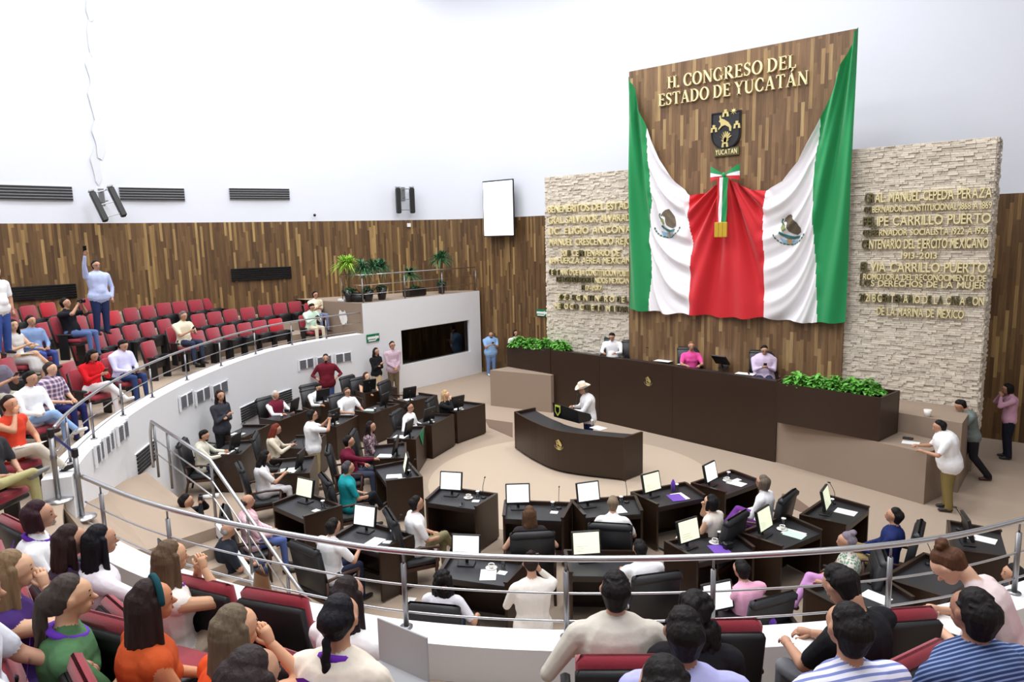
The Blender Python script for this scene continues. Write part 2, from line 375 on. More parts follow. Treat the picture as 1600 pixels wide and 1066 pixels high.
b = MB(); b.add([(P3.x, P3.y, LZ-.12), (P3.x+1.8, P3.y, -.0), (P3.x+1.8, P3.y, .1), (P3.x, P3.y, LZ+.05), (P3.x, P3.y+.06, LZ-.12), (P3.x+1.8, P3.y+.06, 0), (P3.x+1.8, P3.y+.06, .1), (P3.x, P3.y+.06, LZ+.05)],
      [(0, 1, 2, 3), (7, 6, 5, 4), (3, 2, 6, 7), (0, 4, 5, 1), (1, 5, 6, 2), (0, 3, 7, 4)]); b.obj('trim_1', 'white_paint', kind='structure')
# control-room block with window
BX = -17.95; BY0 = 14.3; BY1 = 19.9; BZ = 3.16
wy0, wy1, wz0, wz1 = 15.88, 19.3, .9, 2.11
b = MB()
b.box(BX-.25, BX, BY0, wy0, 0, BZ); b.box(BX-.25, BX, wy1, BY1, 0, BZ); b.box(BX-.25, BX, wy0, wy1, 0, wz0); b.box(BX-.25, BX, wy0, wy1, wz1, BZ)
b.box(-20.0, BX-.25, BY1-.2, BY1, 0, BZ)
b.obj('wall_control_room', 'white_paint', kind='structure')
b = MB(); b.box(-20.6, BX-.02, BY0-.02, BY0+.2, 0, BZ+.004); b.obj('wall_terrace_side', 'carpet_wall', kind='structure')
b = MB(); b.add([(BX-.02, BY0+.05, BZ+.003), (BX-.02, BY1, BZ+.003), (-20.0, BY1, BZ+.003), (-21.8, BY0+.05, BZ+.003)], [(0, 1, 2, 3)])
b.add([(BX-.3, BY0+.05, BZ-.2), (BX-.3, BY1, BZ-.2), (-20.0, BY1, BZ-.2), (-21.8, BY0+.05, BZ-.2)], [(3, 2, 1, 0)]); b.obj('terrace_floor', 'carpet', kind='structure')
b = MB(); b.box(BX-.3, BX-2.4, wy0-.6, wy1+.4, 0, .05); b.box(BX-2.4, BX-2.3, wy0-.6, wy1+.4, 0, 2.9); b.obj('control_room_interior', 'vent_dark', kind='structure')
win = link('window_1', None, kind='structure')
b = MB(); b.box(BX-.16, BX-.14, wy0, wy1, wz0, wz1); b.obj('pane', 'window_glass', win)
b = MB(); t = .035
b.box(BX-.19, BX-.1, wy0, wy1, wz0, wz0+t); b.box(BX-.19, BX-.1, wy0, wy1, wz1-t, wz1); b.box(BX-.19, BX-.1, wy0, wy0+t, wz0+t, wz1-t); b.box(BX-.19, BX-.1, wy1-t, wy1, wz0+t, wz1-t)
b.obj('window_frame', 'steel_dull', win)
# ------------------------------------------------------------ central wall: wooden panel and two stone slabs
PX0, PX1, PYF, PZT = -9.80, -4.27, 17.0, 9.38
def uvbox(name, x0, x1, y0, y1, z0, z1, matn, parent=None, **kw):
    b = MB(); b.box(x0, x1, y0, y1, z0, z1); me = b.mesh(name, matn); ul = me.uv_layers.new(name='UVMap')
    for p in me.polygons:
        for li, vi in zip(p.loop_indices, p.vertices):
            c = me.vertices[vi].co; ul.data[li].uv = ((c.x if abs(p.normal.y) > .5 else c.y)+40, c.z)
    return link(name, me, parent, **kw)
uvbox('wall_centre_panel', PX0, PX1, PYF, 17.13, 0, PZT, 'panel_planks', kind='structure')
SY = 17.14
def slab(name, x0, x1, zt, endx):
    rt = link(name, None, kind='structure')
    b = MB(); b.box(x0+.03, x1-.03, SY+.03, SY+.72, 0, zt-.03); b.obj('core', 'stone_back', rt)
    b = MB(); h = .044; z = 0.85
    row = 0
    while z < zt-.02:
        hh = h*random.uniform(.75, 1.25)
        if z+hh > zt: hh = zt-z
        x = x0-random.uniform(0, .2)
        while x < x1:
            l = random.uniform(.07, .22); a, c = max(x, x0), min(x+l, x1)
            if c-a > .02:
                d = random.uniform(0, .045); b.box(a, c-.004, SY-d, SY+.05, z, z+hh-.004)
            x += l
        if endx:
            y = SY
            while y < SY+.75:
                l = random.uniform(.1, .3); c = min(y+l, SY+.75); b.box(x1-.04, x1+random.uniform(0, .04), y, c-.004, z, z+hh-.004); y += l
        z += hh; row += 1
    o = b.obj('stone_cladding', 'stone', rt); o['kind'] = 'stuff'
    return rt
slab('wall_stone_left', -12.72, PX0+.02, 6.88, False); slab('wall_stone_right', PX1-.02, -1.62, 6.88, True)
# ------------------------------------------------------------ lettering
_glyph = {}
def glyph(ch, mn, bold=.012):
    k = (ch, mn)
    if k in _glyph: return _glyph[k]
    cu = bpy.data.curves.new('g', 'FONT'); cu.body = ch; cu.size = 1; cu.extrude = .045; cu.offset = bold; cu.resolution_u = 3
    o = bpy.data.objects.new('g', cu); COL.objects.link(o); dg = bpy.context.evaluated_depsgraph_get(); me = bpy.data.meshes.new_from_object(o.evaluated_get(dg))
    me.name = 'letter_mesh'; bpy.data.objects.remove(o)
    xs = [v.co.x for v in me.vertices]; x0, x1 = min(xs), max(xs)
    for v in me.vertices: v.co.x -= x0
    me.materials.clear(); me.materials.append(MC[mn]); _glyph[k] = (me, x1-x0); return _glyph[k]
def letters(parent, text, L, R, h, Y, mns='gold_letter', dark='', bold=.012):
    """L, R: picture points at mid-height of the line ends, laid on the wall plane y = Y; h: cap height in metres"""
    a = aty(L[0], L[1], Y); c = aty(R[0], R[1], Y); W = c.x-a.x; zc = (a.z+c.z)/2
    sc = h/.70
    g = [None if ch == ' ' else glyph(ch, 'bronze_dark' if dark and dark[i:i+1] == 'x' else mns, bold) for i, ch in enumerate(text)]
    tot = sum(x[1] for x in g if x); nsp = text.count(' '); nl = len(text)-1-nsp
    # solve gap so that the line fills the width
    sx = sc; spw = .34*sc; gap = (W-tot*sx-nsp*spw)/nl
    if gap < .05*sc: k_ = W/(tot*sc+nsp*spw+.05*sc*nl); sx = sc*k_; spw *= k_; gap = .05*sc*k_
    if gap > .16*sc and nsp: ex_ = (gap-.16*sc)*nl; gap = .16*sc; spw += ex_/nsp
    x = a.x
    for i, q in enumerate(g):
        if q is None: x += spw; continue
        o = bpy.data.objects.new('letter', q[0]); COL.objects.link(o); o.parent = parent
        o.matrix_local = Matrix.Translation((x, Y-.02*1, zc-h/2)) @ Matrix.Rotation(math.pi/2, 4, 'X') @ Matrix.Diagonal((sx, sc, .8, 1))
        x += q[1]*sx+gap
LR = thing('wall_inscription', 'raised gilt lettering on the stone slab right of the flag', 'lettering')
z6 = lambda x, y: (1220+x/3.947, 200+y/3.947)
for tx, l, r, h, dk in [
    ('GRAL. MANUEL CEPEDA PERAZA', (520, 432), (1305, 398), .2, 'xx'), ('GOBERNADOR CONSTITUCIONAL 1868 A 1869', (515, 502), (1303, 478), .13, 'xx'),
    ('FELIPE CARRILLO PUERTO', (510, 573), (1298, 560), .2, 'xxx'), ('GOBERNADOR SOCIALISTA 1922 A 1924', (508, 643), (1283, 636), .13, 'xxxx'),
    ('CENTENARIO DEL EJERCITO MEXICANO', (503, 710), (1283, 716), .2, 'xx'), ('1913-2013', (745, 784), (965, 788), .13, ''),
    ('ELVIA CARRILLO PUERTO', (495, 847), (1272, 872), .2, 'xx'), ('PROMOTORA DEL RECONOCIMIENTO DE', (492, 903), (1268, 940), .13, 'x'),
    ('LOS DERECHOS DE LA MUJER', (490, 940), (1262, 986), .13, 'xx'), ('2021 BICENTENARIO DE LA CREACION', (485, 1032), (1255, 1082), .17, 'xx  x x xx xx x  x x  xx xx xx'),
    ('DE LA MARINA DE MEXICO', (596, 1118), (1130, 1160), .17, '')]:
    letters(LR, tx, z6(*l), z6(*r), h, SY-.06, dark=dk)
LL = thing('wall_inscription', 'raised gilt lettering on the stone slab left of the flag, partly covered by it', 'lettering')
z5 = lambda x, y: (820+x/3.947, 240+y/3.947)
for tx, l, r, h, dk in [
    ('BENEMERITOS DEL ESTADO', (148, 340), (690, 322), .19, ''), ('GRAL. SALVADOR ALVARADO', (150, 412), (690, 392), .19, ''),
    ('LIC. ELIGIO ANCONA', (150, 476), (665, 468), .19, ''), ('MANUEL CRESCENCIO REJON', (155, 545), (695, 540), .19, ''),
    ('2013 CENTENARIO DE', (225, 614), (590, 612), .17, '   x   x'), ('LA FUERZA AEREA MEXICANA', (155, 660), (690, 658), .17, ''),
    ('CENTENARIO DE LA CONSTITUCION POLITICA', (155, 733), (690, 737), .16, 'x x x   x x'), ('DE LOS ESTADOS UNIDOS MEXICANOS', (200, 782), (690, 780), .15, 'xx xxx xxxxxxx x'),
    ('1917-2017', (355, 828), (480, 828), .14, 'xx'), ('2023, BICENTENARIO DEL', (205, 888), (640, 895), .16, ' x x  xx x xx x x xx x'),
    ('HEROICO COLEGIO MILITAR', (190, 943), (640, 956), .16, '  x x xx xx x xx xx xxx')]:
    letters(LL, tx, z5(*l), z5(*r), h, SY-.06, dark=dk)
# serif title letters
def stroke(b, pts, w, z0=0, z1=.05):
    pts = [Vector((p[0], p[1])) for p in pts]; ws = w if isinstance(w, (list, tuple)) else [w]*len(pts); Lf = []; Rt = []
    for i, p in enumerate(pts):
        t = (pts[min(i+1, len(pts)-1)]-pts[max(i-1, 0)]).normalized(); n = Vector((-t.y, t.x))*ws[i]/2; Lf.append(p+n); Rt.append(p-n)
    n = len(pts); vs = [(p.x, p.y, z) for z in (z0, z1) for p in Lf+Rt]; o = 2*n
    fs = []
    for i in range(n-1): fs += [(n+i, n+i+1, i+1, i), (o+i, o+i+1, o+n+i+1, o+n+i), (i, i+1, o+i+1, o+i), (n+i+1, n+i, o+n+i, o+n+i+1)]
    fs += [(0, o, o+n, n), (n-1, 2*n-1, o+2*n-1, o+n-1)]
    b.add(vs, fs)
def arc(cx, cy, rx, ry, a0, a1, tk=.17, tn=.07, n=20):
    P = []; W = []
    for k in range(n+1):
        a = math.radians(a0+(a1-a0)*k/n); P.append((cx+rx*math.cos(a), cy+ry*math.sin(a))); W.append(tn+(tk-tn)*abs(math.cos(a))**1.3)
    return P, W
def sg(ch):
    b = MB(); T, t, S = .16, .065, .05
    def stem(x, y0=0, y1=1, w=T, bs=True, ts=True):
        stroke(b, [(x, y0), (x, y1)], w)
        if bs: stroke(b, [(x-w/2-.07, y0+S/2), (x+w/2+.07, y0+S/2)], S)
        if ts: stroke(b, [(x-w/2-.07, y1-S/2), (x+w/2+.07, y1-S/2)], S)
    if ch == 'H': stem(.16); stem(.68); stroke(b, [(.2, .52), (.64, .52)], t); w = .84
    elif ch == '.': stroke(b, [(.02, .08), (.18, .08)], .16); w = .2
    elif ch in 'CG':
        stroke(b, *arc(.42, .5, .34, .48, 42, 318)); stroke(b, [(.68, .95), (.68, .68)], t)
        if ch == 'G': stem(.7, .05, .42, T, False, True); w = .86
        else: stroke(b, [(.68, .3), (.66, .06)], t); w = .74
    elif ch == 'O': stroke(b, *arc(.43, .5, .35, .48, 0, 360)); w = .86
    elif ch == 'N': stem(.13, w=t); stem(.72, w=t, bs=False); stroke(b, [(.13, .97), (.72, .03)], T); w = .85
    elif ch == 'R': stem(.16); P, W = arc(.3, .74, .27, .24, 90, -90); stroke(b, P, W); stroke(b, [(.16, .98-t/2), (.3, .98-t/2)], t); stroke(b, [(.16, .5), (.3, .5)], t); stroke(b, [(.34, .5), (.72, .03)], T); stroke(b, [(.66, S/2), (.84, S/2)], S); w = .82
    elif ch == 'E': stem(.16); [stroke(b, [(.16, y), (x, y)], t) for y, x in ((.965, .58), (.52, .48), (.035, .62))]; stroke(b, [(.57, .99), (.57, .8)], t); stroke(b, [(.6, .01), (.62, .22)], t); stroke(b, [(.47, .42), (.47, .62)], t); w = .64
    elif ch == 'S':
        P = [(.5, .8), (.42, .93), (.3, .97), (.15, .9), (.1, .76), (.17, .62), (.32, .52), (.47, .42), (.52, .27), (.46, .11), (.3, .03), (.16, .07), (.08, .22)]
        stroke(b, P, [.06, .06, .07, .1, .14, .16, .17, .16, .14, .1, .07, .06, .06]); stroke(b, [(.52, .97), (.52, .72)], .05); stroke(b, [(.08, .03), (.08, .3)], .05); w = .6
    elif ch == 'D': stem(.16); P, W = arc(.3, .5, .42, .465, 90, -90); stroke(b, P, W); stroke(b, [(.16, .965), (.3, .965)], t); stroke(b, [(.16, .035), (.3, .035)], t); w = .82
    elif ch == 'L': stem(.16); stroke(b, [(.16, .035), (.58, .035)], t); stroke(b, [(.58, .01), (.6, .24)], t); w = .62
    elif ch == 'T': stem(.36, ts=False); stroke(b, [(.02, .965), (.7, .965)], t); stroke(b, [(.03, .98), (.03, .78)], t); stroke(b, [(.69, .98), (.69, .78)], t); w = .72
    elif ch in 'AÁ':
        stroke(b, [(.12, .02), (.4, 1)], t); stroke(b, [(.4, 1), (.7, .02)], T); stroke(b, [(.2, .34), (.6, .34)], t); stroke(b, [(.02, S/2), (.24, S/2)], S); stroke(b, [(.56, S/2), (.84, S/2)], S); w = .84
        if ch == 'Á': stroke(b, [(.38, 1.08), (.56, 1.26)], [.06, .11])
    elif ch == 'Y': stroke(b, [(.12, .98), (.4, .5)], T); stroke(b, [(.4, .5), (.68, .98)], t); stem(.4, 0, .5, T, True, False); stroke(b, [(.0, 1-S/2), (.26, 1-S/2)], S); stroke(b, [(.58, 1-S/2), (.8, 1-S/2)], S); w = .8
    elif ch == 'U': stem(.14, .3, 1, T, False); stem(.68, .3, 1, t, False); P, W = arc(.41, .32, .27, .3, 180, 360); stroke(b, P, [T-.09*k/20 for k in range(21)]); w = .82
    return b, w
TT = thing('title_lettering', 'large raised cream serif letters at the top of the wooden panel', 'lettering')
_sgc = {}
def title(text, L, R, h):
    a = aty(*L, PYF-.02); c = aty(*R, PYF-.02); W = c.x-a.x; zc = (a.z+c.z)/2; gs = []
    for ch in text:
        if ch == ' ': gs.append(None); continue
        if ch not in _sgc: q, wd = sg(ch); _sgc[ch] = (q.mesh('letter_mesh', 'gold_letter'), wd)
        gs.append(_sgc[ch])
    tot = sum(g[1] for g in gs if g)*1.0; nsp = text.count(' '); ng = len(text)-1-nsp
    sx = (W)/(tot+.1*ng+.3*nsp); x = a.x
    for g in gs:
        if g is None: x += .3*sx; continue
        o = bpy.data.objects.new('letter', g[0]); COL.objects.link(o); o.parent = TT
        o.matrix_local = Matrix.Translation((x, PYF-.02, zc-h/2)) @ Matrix.Rotation(math.pi/2, 4, 'X') @ Matrix.Diagonal((sx, h, 1.2, 1)); x += (g[1]+.1)*sx
z7 = lambda x, y: (960+x/3.947, 40+y/3.947)
title('H. CONGRESO DEL', z7(333, 358), z7(1125, 216), .30); title('ESTADO DE YUCATÁN', z7(278, 470), z7(1200, 312), .30)
# crest
def yp(x, y, Y=PYF): p = aty(x, y, Y); return p.x, p.z
RX90 = Matrix.Rotation(math.pi/2, 4, 'X')
cx0, cz0 = yp(1113.5, 172); cx1, _ = yp(1159.5, 170); _, cz1 = yp(1138, 233)
cxm = (cx0+cx1)/2; cw = (cx1-cx0)/2; ct = yp(1136, 175)[1]; chh = ct-cz1
S = thing('crest_shield', 'black shield crest with gold deer and towers, above the green bow', 'emblem', (cxm, PYF, cz1))
def XZ(b, poly, d0, d1, mi=None):   # polygon in x,z, extruded towards the room
    b.prism([(p[0], p[1]) for p in poly], d0, d1, M=Matrix(((1, 0, 0, 0), (0, 0, -1, 0), (0, 1, 0, 0), (0, 0, 0, 1))), mi=mi)
def shp(k): return [(-cw*k, chh*(.5+.5*k)), (cw*k, chh*(.5+.5*k)), (cw*k, chh*.38)]+[(cw*k*math.cos(a), chh*.38-(chh*.38*k)*math.sin(a)) for a in [math.pi/12*i for i in range(1, 12)]]+[(-cw*k, chh*.38)]
b = MB(); XZ(b, shp(1), 0, .07); b.obj('shield', 'shield_dark', S)
b = MB(); q = shp(.93); 
for i in range(len(q)): a, c = Vector(q[i]), Vector(q[(i+1) % len(q)]); n = (c-a).orthogonal().normalized()*.012; XZ(b, [a+n, c+n, c-n, a-n][::-1], .07, .085)
b.obj('shield_border', 'black_gloss', S)
def tower(x, z, s):
    b = MB(); XZ(b, [(x-.1*s, z), (x-.035*s, z), (x-.035*s, z+.09*s), (x+.035*s, z+.09*s), (x+.035*s, z), (x+.1*s, z), (x+.08*s, z+.13*s), (x+.04*s, z+.13*s), (x+.04*s, z+.2*s), (x-.04*s, z+.2*s), (x-.04*s, z+.13*s), (x-.08*s, z+.13*s)], .07, .1)
    b.obj('tower', 'gold', S)
tower(0, chh*.86, .85); tower(0, chh*.05, .85); tower(-cw*.78, chh*.48, .85); tower(cw*.78, chh*.52, .85)
b = MB(); XZ(b, [(-.16, .66), (-.13, .70), (-.15, .78), (-.12, .80), (-.10, .72), (-.04, .70), (.08, .62), (.16, .50), (.15, .40), (.11, .42), (.10, .50), (.0, .56), (-.08, .54), (-.16, .46), (-.17, .49), (-.11, .57), (-.12, .63)], .07, .11); b.obj('deer', 'gold', S)
b = MB()
for k in range(7):
    a = math.radians(30+k*20); XZ(b, [(-.02, .2), (.02, .2), (.02+.17*math.cos(a), .2+.2*math.sin(a)), (-.0+.15*math.cos(a), .2+.22*math.sin(a))], .07, .1)
XZ(b, [(-.1, .22), (.1, .22), (.05, .16), (-.05, .16)], .07, .1); b.obj('agave', 'gold', S)
b = MB(); b.ellip((.2, -.09, .86), (.045, .02, .045))
for k in range(8): a = k*math.pi/4; XZ(b, [(.2+.04*math.cos(a-.2), .86+.04*math.sin(a-.2)), (.2+.09*math.cos(a), .86+.09*math.sin(a)), (.2+.04*math.cos(a+.2), .86+.04*math.sin(a+.2))], .07, .09)
b.obj('sun', 'gold', S)
px0, pz0 = yp(1117, 240); px1, pz1 = yp(1156, 237)
S2 = thing('name_plate', 'small dark plate reading YUCATAN below the shield', 'sign', ((px0+px1)/2, PYF, pz0-.09))
b = MB(); b.rbox(-(px1-px0)/2, (px1-px0)/2, -.06, 0, 0, .2, .008); b.obj('plate', 'bronze_dark', S2)
_S2 = S2
_cu = [glyph(c, 'gold_letter') for c in 'YUCATAN']; _W = (px1-px0)*.86; _tot = sum(g[1] for g in _cu); _sx = (_W-.012*6)/_tot; _x = -_W/2
for g in _cu:
    o = bpy.data.objects.new('letter', g[0]); COL.objects.link(o); o.parent = S2
    o.matrix_local = Matrix.Translation((_x, -.065, .04)) @ RX90 @ Matrix.Diagonal((_sx, .12/.7, .3, 1)); _x += g[1]*_sx+.012
# ------------------------------------------------------------ the draped flag
FY = 16.84
ptsT = [(983, 116), (993, 150), (1012, 205), (1032, 250), (1055, 285), (1077, 305), (1100, 302), (1120, 290), (1137, 278), (1155, 288), (1175, 297), (1196, 298), (1222, 283), (1248, 252), (1275, 200), (1310, 115), (1341, 42)]
TX = [aty(x, y, FY).x for x, y in ptsT]; TZ = [aty(x, y, FY).z for x, y in ptsT]
ptsB = [(983, 484), (1015, 486), (1045, 490), (1078, 491), (1135, 497), (1192, 497), (1230, 502), (1275, 505), (1333, 503)]
BXs = [aty(x, y, FY).x for x, y in ptsB]; BZs = [aty(x, y, FY).z for x, y in ptsB]
FX0, FX1 = TX[0], TX[-1]; BOW = (aty(1137, 278, FY).x, aty(1137, 278, FY).z)
def topz(x): return float(np.interp(x, TX, TZ))
def botz(x): return float(np.interp(x, BXs, BZs))
def bnd(pts): return [aty(a, c, FY).x for a, c in pts], [aty(a, c, FY).z for a, c in pts]
bd = [bnd([(1010, 205), (1014, 260), (1020, 320), (1013, 370), (1018, 420), (1012, 484)]), bnd([(1077, 305), (1075, 340), (1082, 380), (1079, 420), (1078, 491)]),
      bnd([(1196, 298), (1191, 340), (1194, 400), (1192, 497)]), bnd([(1281, 195), (1272, 260), (1270, 340), (1274, 420), (1276, 505)])]
def bx(i, z): xs, zs = bd[i]; return float(np.interp(z, zs[::-1], xs[::-1]))
def sstep(a, b_, x): t = min(1, max(0, (x-a)/(b_-a))); return t*t*(3-2*t)
def fold(x, z):
    xm = BOW[0]; side_ = -1 if x < xm else 1; gx = abs(x-xm); hw = (FX1-FX0)/2
    xg = abs(bx(0 if side_ < 0 else 3, z)-xm); xr = abs(bx(1 if side_ < 0 else 2, z)-xm)
    # green: folds run from the top corner, almost vertical
    cxx = FX0 if side_ < 0 else FX1; cz = topz(cxx); ang = abs(x-cxx)/(cz-z+.9)
    g = .1*math.sin(ang*46+.4*math.sin(z*1.3))+.03*math.sin(ang*97+z)
    # white: swags below the top edge
    dz = topz(x)-z; u = min(1, max(0, (gx-xr)/max(xg-xr, .1)))
    p_ = max(0, xg-gx); ph = z+1.5*(1-math.exp(-p_/.42))+.12*math.sin(z*1.1)
    wv = .09*math.sin(ph*8.2+side_)+.035*math.sin(ph*17+1.3)
    wv *= .3+.7*math.sin(math.pi*min(1, max(0, u*.9+.08)))**.6
    # red: folds fan out of the bow
    an = math.atan2(x-xm, BOW[1]-z+.12); r = math.hypot(x-xm, BOW[1]-z)
    rd = (.1*math.sin(an*15+.6*math.sin(r*1.4))+.05*math.sin(an*31+1.1+.5*r))*min(1, r/.8+.15)
    a = sstep(xr-.25, xr+.25, gx); c = sstep(xg-.2, xg+.2, gx)
    return rd*(1-a)+wv*a*(1-c)+g*c
def fp(x, z, off=0): return (x, FY-fold(x, z)-off, z)
FL = thing('flag_drape', 'tricolour flag cloth draped across the wooden panel with eagle emblems', 'flag', (0, 0, 0))
b = MB(); NX, NZ = 300, 150; grid = []
colx = [FX0+(FX1-FX0)*i/NX for i in range(NX+1)]
vs = []; 
for x in colx:
    t_, bb = topz(x), botz(x)+.02*math.sin(x*9)
    for j in range(NZ+1): z = t_+(bb-t_)*j/NZ; p = fp(x, z); vs.append(p)
fs = []; ms = []
for i in range(NX):
    for j in range(NZ):
        a = i*(NZ+1)+j; fs.append((a, a+1, a+NZ+2, a+NZ+1)); x = (vs[a][0]+vs[a+NZ+2][0])/2; z = (vs[a][2]+vs[a+NZ+2][2])/2
        ms.append(0 if x < bx(0, z) or x > bx(3, z) else (1 if x < bx(1, z) or x > bx(2, z) else 2))
parts = {0: 'green_cloth_panel', 1: 'white_cloth_panel', 2: 'red_cloth_panel'}
for k, nm in parts.items():
    sel = [f for f, m_ in zip(fs, ms) if m_ == k]
    halves = [sel] if k == 2 else [[f for f in sel if vs[f[0]][0] < BOW[0]], [f for f in sel if vs[f[0]][0] >= BOW[0]]]
    for s_ in halves:
        used = sorted({i for f in s_ for i in f}); rm = {v: i for i, v in enumerate(used)}
        b = MB(); b.add([vs[i] for i in used], [tuple(rm[i] for i in f) for f in s_]); b.obj(nm, ['flag_green', 'flag_white', 'flag_red'][k], FL, True)
mat('em_brown', (96, 84, 66), .7); mat('em_teal', (58, 116, 112), .7); mat('em_olive', (128, 140, 84), .7); mat('em_orange', (196, 160, 110), .7); mat('em_blue', (150, 186, 214), .7); mat('em_green', (60, 104, 84), .7)
def emblem(px, py, w, par, planar=None):
    """eagle over a cactus with a wreath; each piece lies on the cloth"""
    c = aty(px, py, FY) if planar is None else None
    def pc(name, poly, mn, off):
        b = MB(); bm = bmesh.new(); vv = [bm.verts.new((p[0], p[1], 0)) for p in poly]; bm.faces.new(vv); bmesh.ops.triangulate(bm, faces=bm.faces[:])
        bmesh.ops.subdivide_edges(bm, edges=bm.edges[:], cuts=2, use_grid_fill=True); bmesh.ops.triangulate(bm, faces=bm.faces[:])
        bm.verts.ensure_lookup_table(); bm.verts.index_update()
        if planar is None: V = [fp(c.x+v.co.x*w, c.z+v.co.y*w, off) for v in bm.verts]
        else: V = [planar(v.co.x*w, v.co.y*w, off) for v in bm.verts]
        b.add(V, [tuple(x.index for x in f.verts) for f in bm.faces]); bm.free(); return b.obj(name, mn, par)
    g = planar is not None
    E = (lambda m_: 'gold') if g else (lambda m_: m_)
    pc('eagle', [(-.12, .62), (-.02, .66), (.12, .5), (.3, .3), (.42, .08), (.42, -.08), (.3, -.2), (.12, -.12), (.0, -.05), (-.08, .12), (-.1, .3), (-.22, .38), (-.3, .34), (-.24, .5)], E('em_brown'), .02)
    pc('wing', [(-.14, .2), (-.1, .02), (-.22, -.06), (-.36, .12), (-.34, .3), (-.22, .26)], E('em_olive'), .02)
    pc('snake', [(-.34, .5), (-.28, .46), (-.34, .36), (-.26, .28), (-.3, .22), (-.4, .34)], E('em_green'), .025)
    pc('cactus', [(-.36, -.02), (-.2, -.14), (.0, -.2), (.2, -.26), (.4, -.22), (.38, -.32), (.16, -.38), (-.1, -.32), (-.3, -.2), (-.4, -.1)], E('em_teal'), .022)
    pc('water', [(-.36, -.3), (-.1, -.4), (.2, -.44), (.34, -.38), (.2, -.56), (-.05, -.6), (-.26, -.5)], E('em_blue'), .02)
    pc('stone_base', [(-.08, -.36), (.08, -.36), (.08, -.56), (-.08, -.56)], E('em_orange'), .026)
    for sgn in (-1, 1):
        for k in range(7):
            a = math.radians(200+k*13) if sgn < 0 else math.radians(340-k*13); rr = .64
            x, y = rr*math.cos(a), rr*.95*math.sin(a)+.02; tx, ty = -math.sin(a)*sgn*-1, math.cos(a)*sgn*-1
            pc('leaf', [(x-tx*.08, y-ty*.08), (x+ty*.035, y-tx*.035), (x+tx*.08, y+ty*.08), (x-ty*.035, y+tx*.035)], E('em_green'), .022)
emblem(1044, 350, .58, FL); emblem(1234, 360, .56, FL)
# bow with ribbons and gold fringe
BW = thing('tricolour_bow', 'green white and red ribbon bow with gold fringed tails at the centre of the flag', 'bow', (BOW[0], FY-.14, BOW[1]))
for sx_ in (-1, 1):
    for k, mn in enumerate(('flag_green', 'flag_white', 'flag_red')):
        g = []
        for i in range(9):
            t = i/8; xx = sx_*(.03+.33*t); half = .03+.13*t**.8; zc = .05+.03*t
            z0 = zc+half*(1-2*k/3); z1 = zc+half*(1-2*(k+1)/3); g.append([(xx, -.05-.07*math.sin(math.pi*t), z0+(.05 if k == 0 else 0)*t), (xx, -.05-.08*math.sin(math.pi*t), z1)])
        b = MB(); b.sheet(g); g2 = [[(p[0], p[1]+.04, p[2]) for p in r] for r in g]; b.sheet(g2); b.obj('bow_loop', mn, BW, True)
b = MB(); b.ellip((0, -.1, .05), (.05, .05, .07)); b.obj('knot', 'flag_green', BW, True)
for k, (mn, x0, x1) in enumerate((('flag_red', -.13, -.075), ('flag_white', -.075, .005), ('flag_green', .01, .13))):
    L_ = 1.1; g = [[(x0+(x1-x0)*j/4+(-.02*i/12), -.16-.015*math.sin(i*.9+j), -L_*i/12) for j in range(5)] for i in range(13)]; b = MB(); b.sheet(g); b.sheet([[(p[0], p[1]+.012, p[2]) for p in r] for r in g]); b.obj('ribbon_tail', mn, BW, True)
for k in range(3):
    b = MB(); x0 = -.17+k*.105; b.rbox(x0, x0+.1, -.2, -.15, -1.42, -1.06, .01); b.obj('fringe', 'gold_fringe', BW)
# ------------------------------------------------------------ wall fittings
def slat_vent(x0, y0, x1, y1, cur, z_h, n, mn, fr, label, proud=.03, name='wall_vent', solid=False, frame=.0):
    """vent between two picture points (left mid, right mid) on a curved wall"""
    A, ta = hitcurve(x0, y0, cur); B, tb = hitcurve(x1, y1, cur); zm = (A.z+B.z)/2
    d = (B-A); d.z = 0; L = d.length; ang = math.atan2(d.y, d.x); mid = (A+B)/2
    nrm = Vector((math.sin(ang), -math.cos(ang), 0)); 
    if nrm.dot(Vector((-8.3, 11, 0))-mid) < 0: nrm = -nrm
    o = thing(name, label, 'vent', (mid.x+nrm.x*(proud+.02), mid.y+nrm.y*(proud+.02), zm), ang+(0 if Vector((math.sin(ang), -math.cos(ang), 0)).dot(nrm) > 0 else math.pi))
    b = MB(); b.box(-L/2, L/2, .0, .12, -z_h/2, z_h/2); b.obj('back_plate', fr, o)
    me = None
    for i in range(n):
        z = -z_h/2+z_h*(i+.5)/n; hh = z_h/n*(.34 if 'grille' in label else .28)
        if me is None: b = MB(); b.box(-L/2+.01, L/2-.01, -.025, .0, -hh, hh); me = b.mesh('slat', mn)
        link('slat', me, o, loc=(0, 0, z))
    if 'grille' in label: b = MB(); b.box(-.025, .025, -.035, 0, -z_h/2, z_h/2); [b.box(x-.03, x+.02, -.03, .0, -z_h/2-.04, z_h/2+.04) for x in (-L/2, L/2)]; b.obj('divider', 'white_paint', o)
    return o
slat_vent(-6, 300, 113, 303, WALL, .42, 5, 'black_plastic', 'vent_grey', 'white slatted vent on the white wall, left of the tilted loudspeaker')
slat_vent(186, 303.5, 288, 303.5, WALL, .4, 5, 'black_plastic', 'vent_grey', 'white slatted vent on the white wall, just right of the tilted loudspeaker')
slat_vent(358, 303.5, 452, 303, WALL, .38, 5, 'black_plastic', 'vent_grey', 'white slatted vent on the white wall, nearest the middle loudspeaker')
slat_vent(-6, 462, 119, 454, WALL, .42, 6, 'black_gloss', 'vent_dark', 'dark slatted vent low in the wood wall behind the back row')
slat_vent(361, 429, 455, 426.5, WALL, .42, 6, 'black_gloss', 'vent_dark', 'dark slatted vent in the wood wall above the empty red seats')
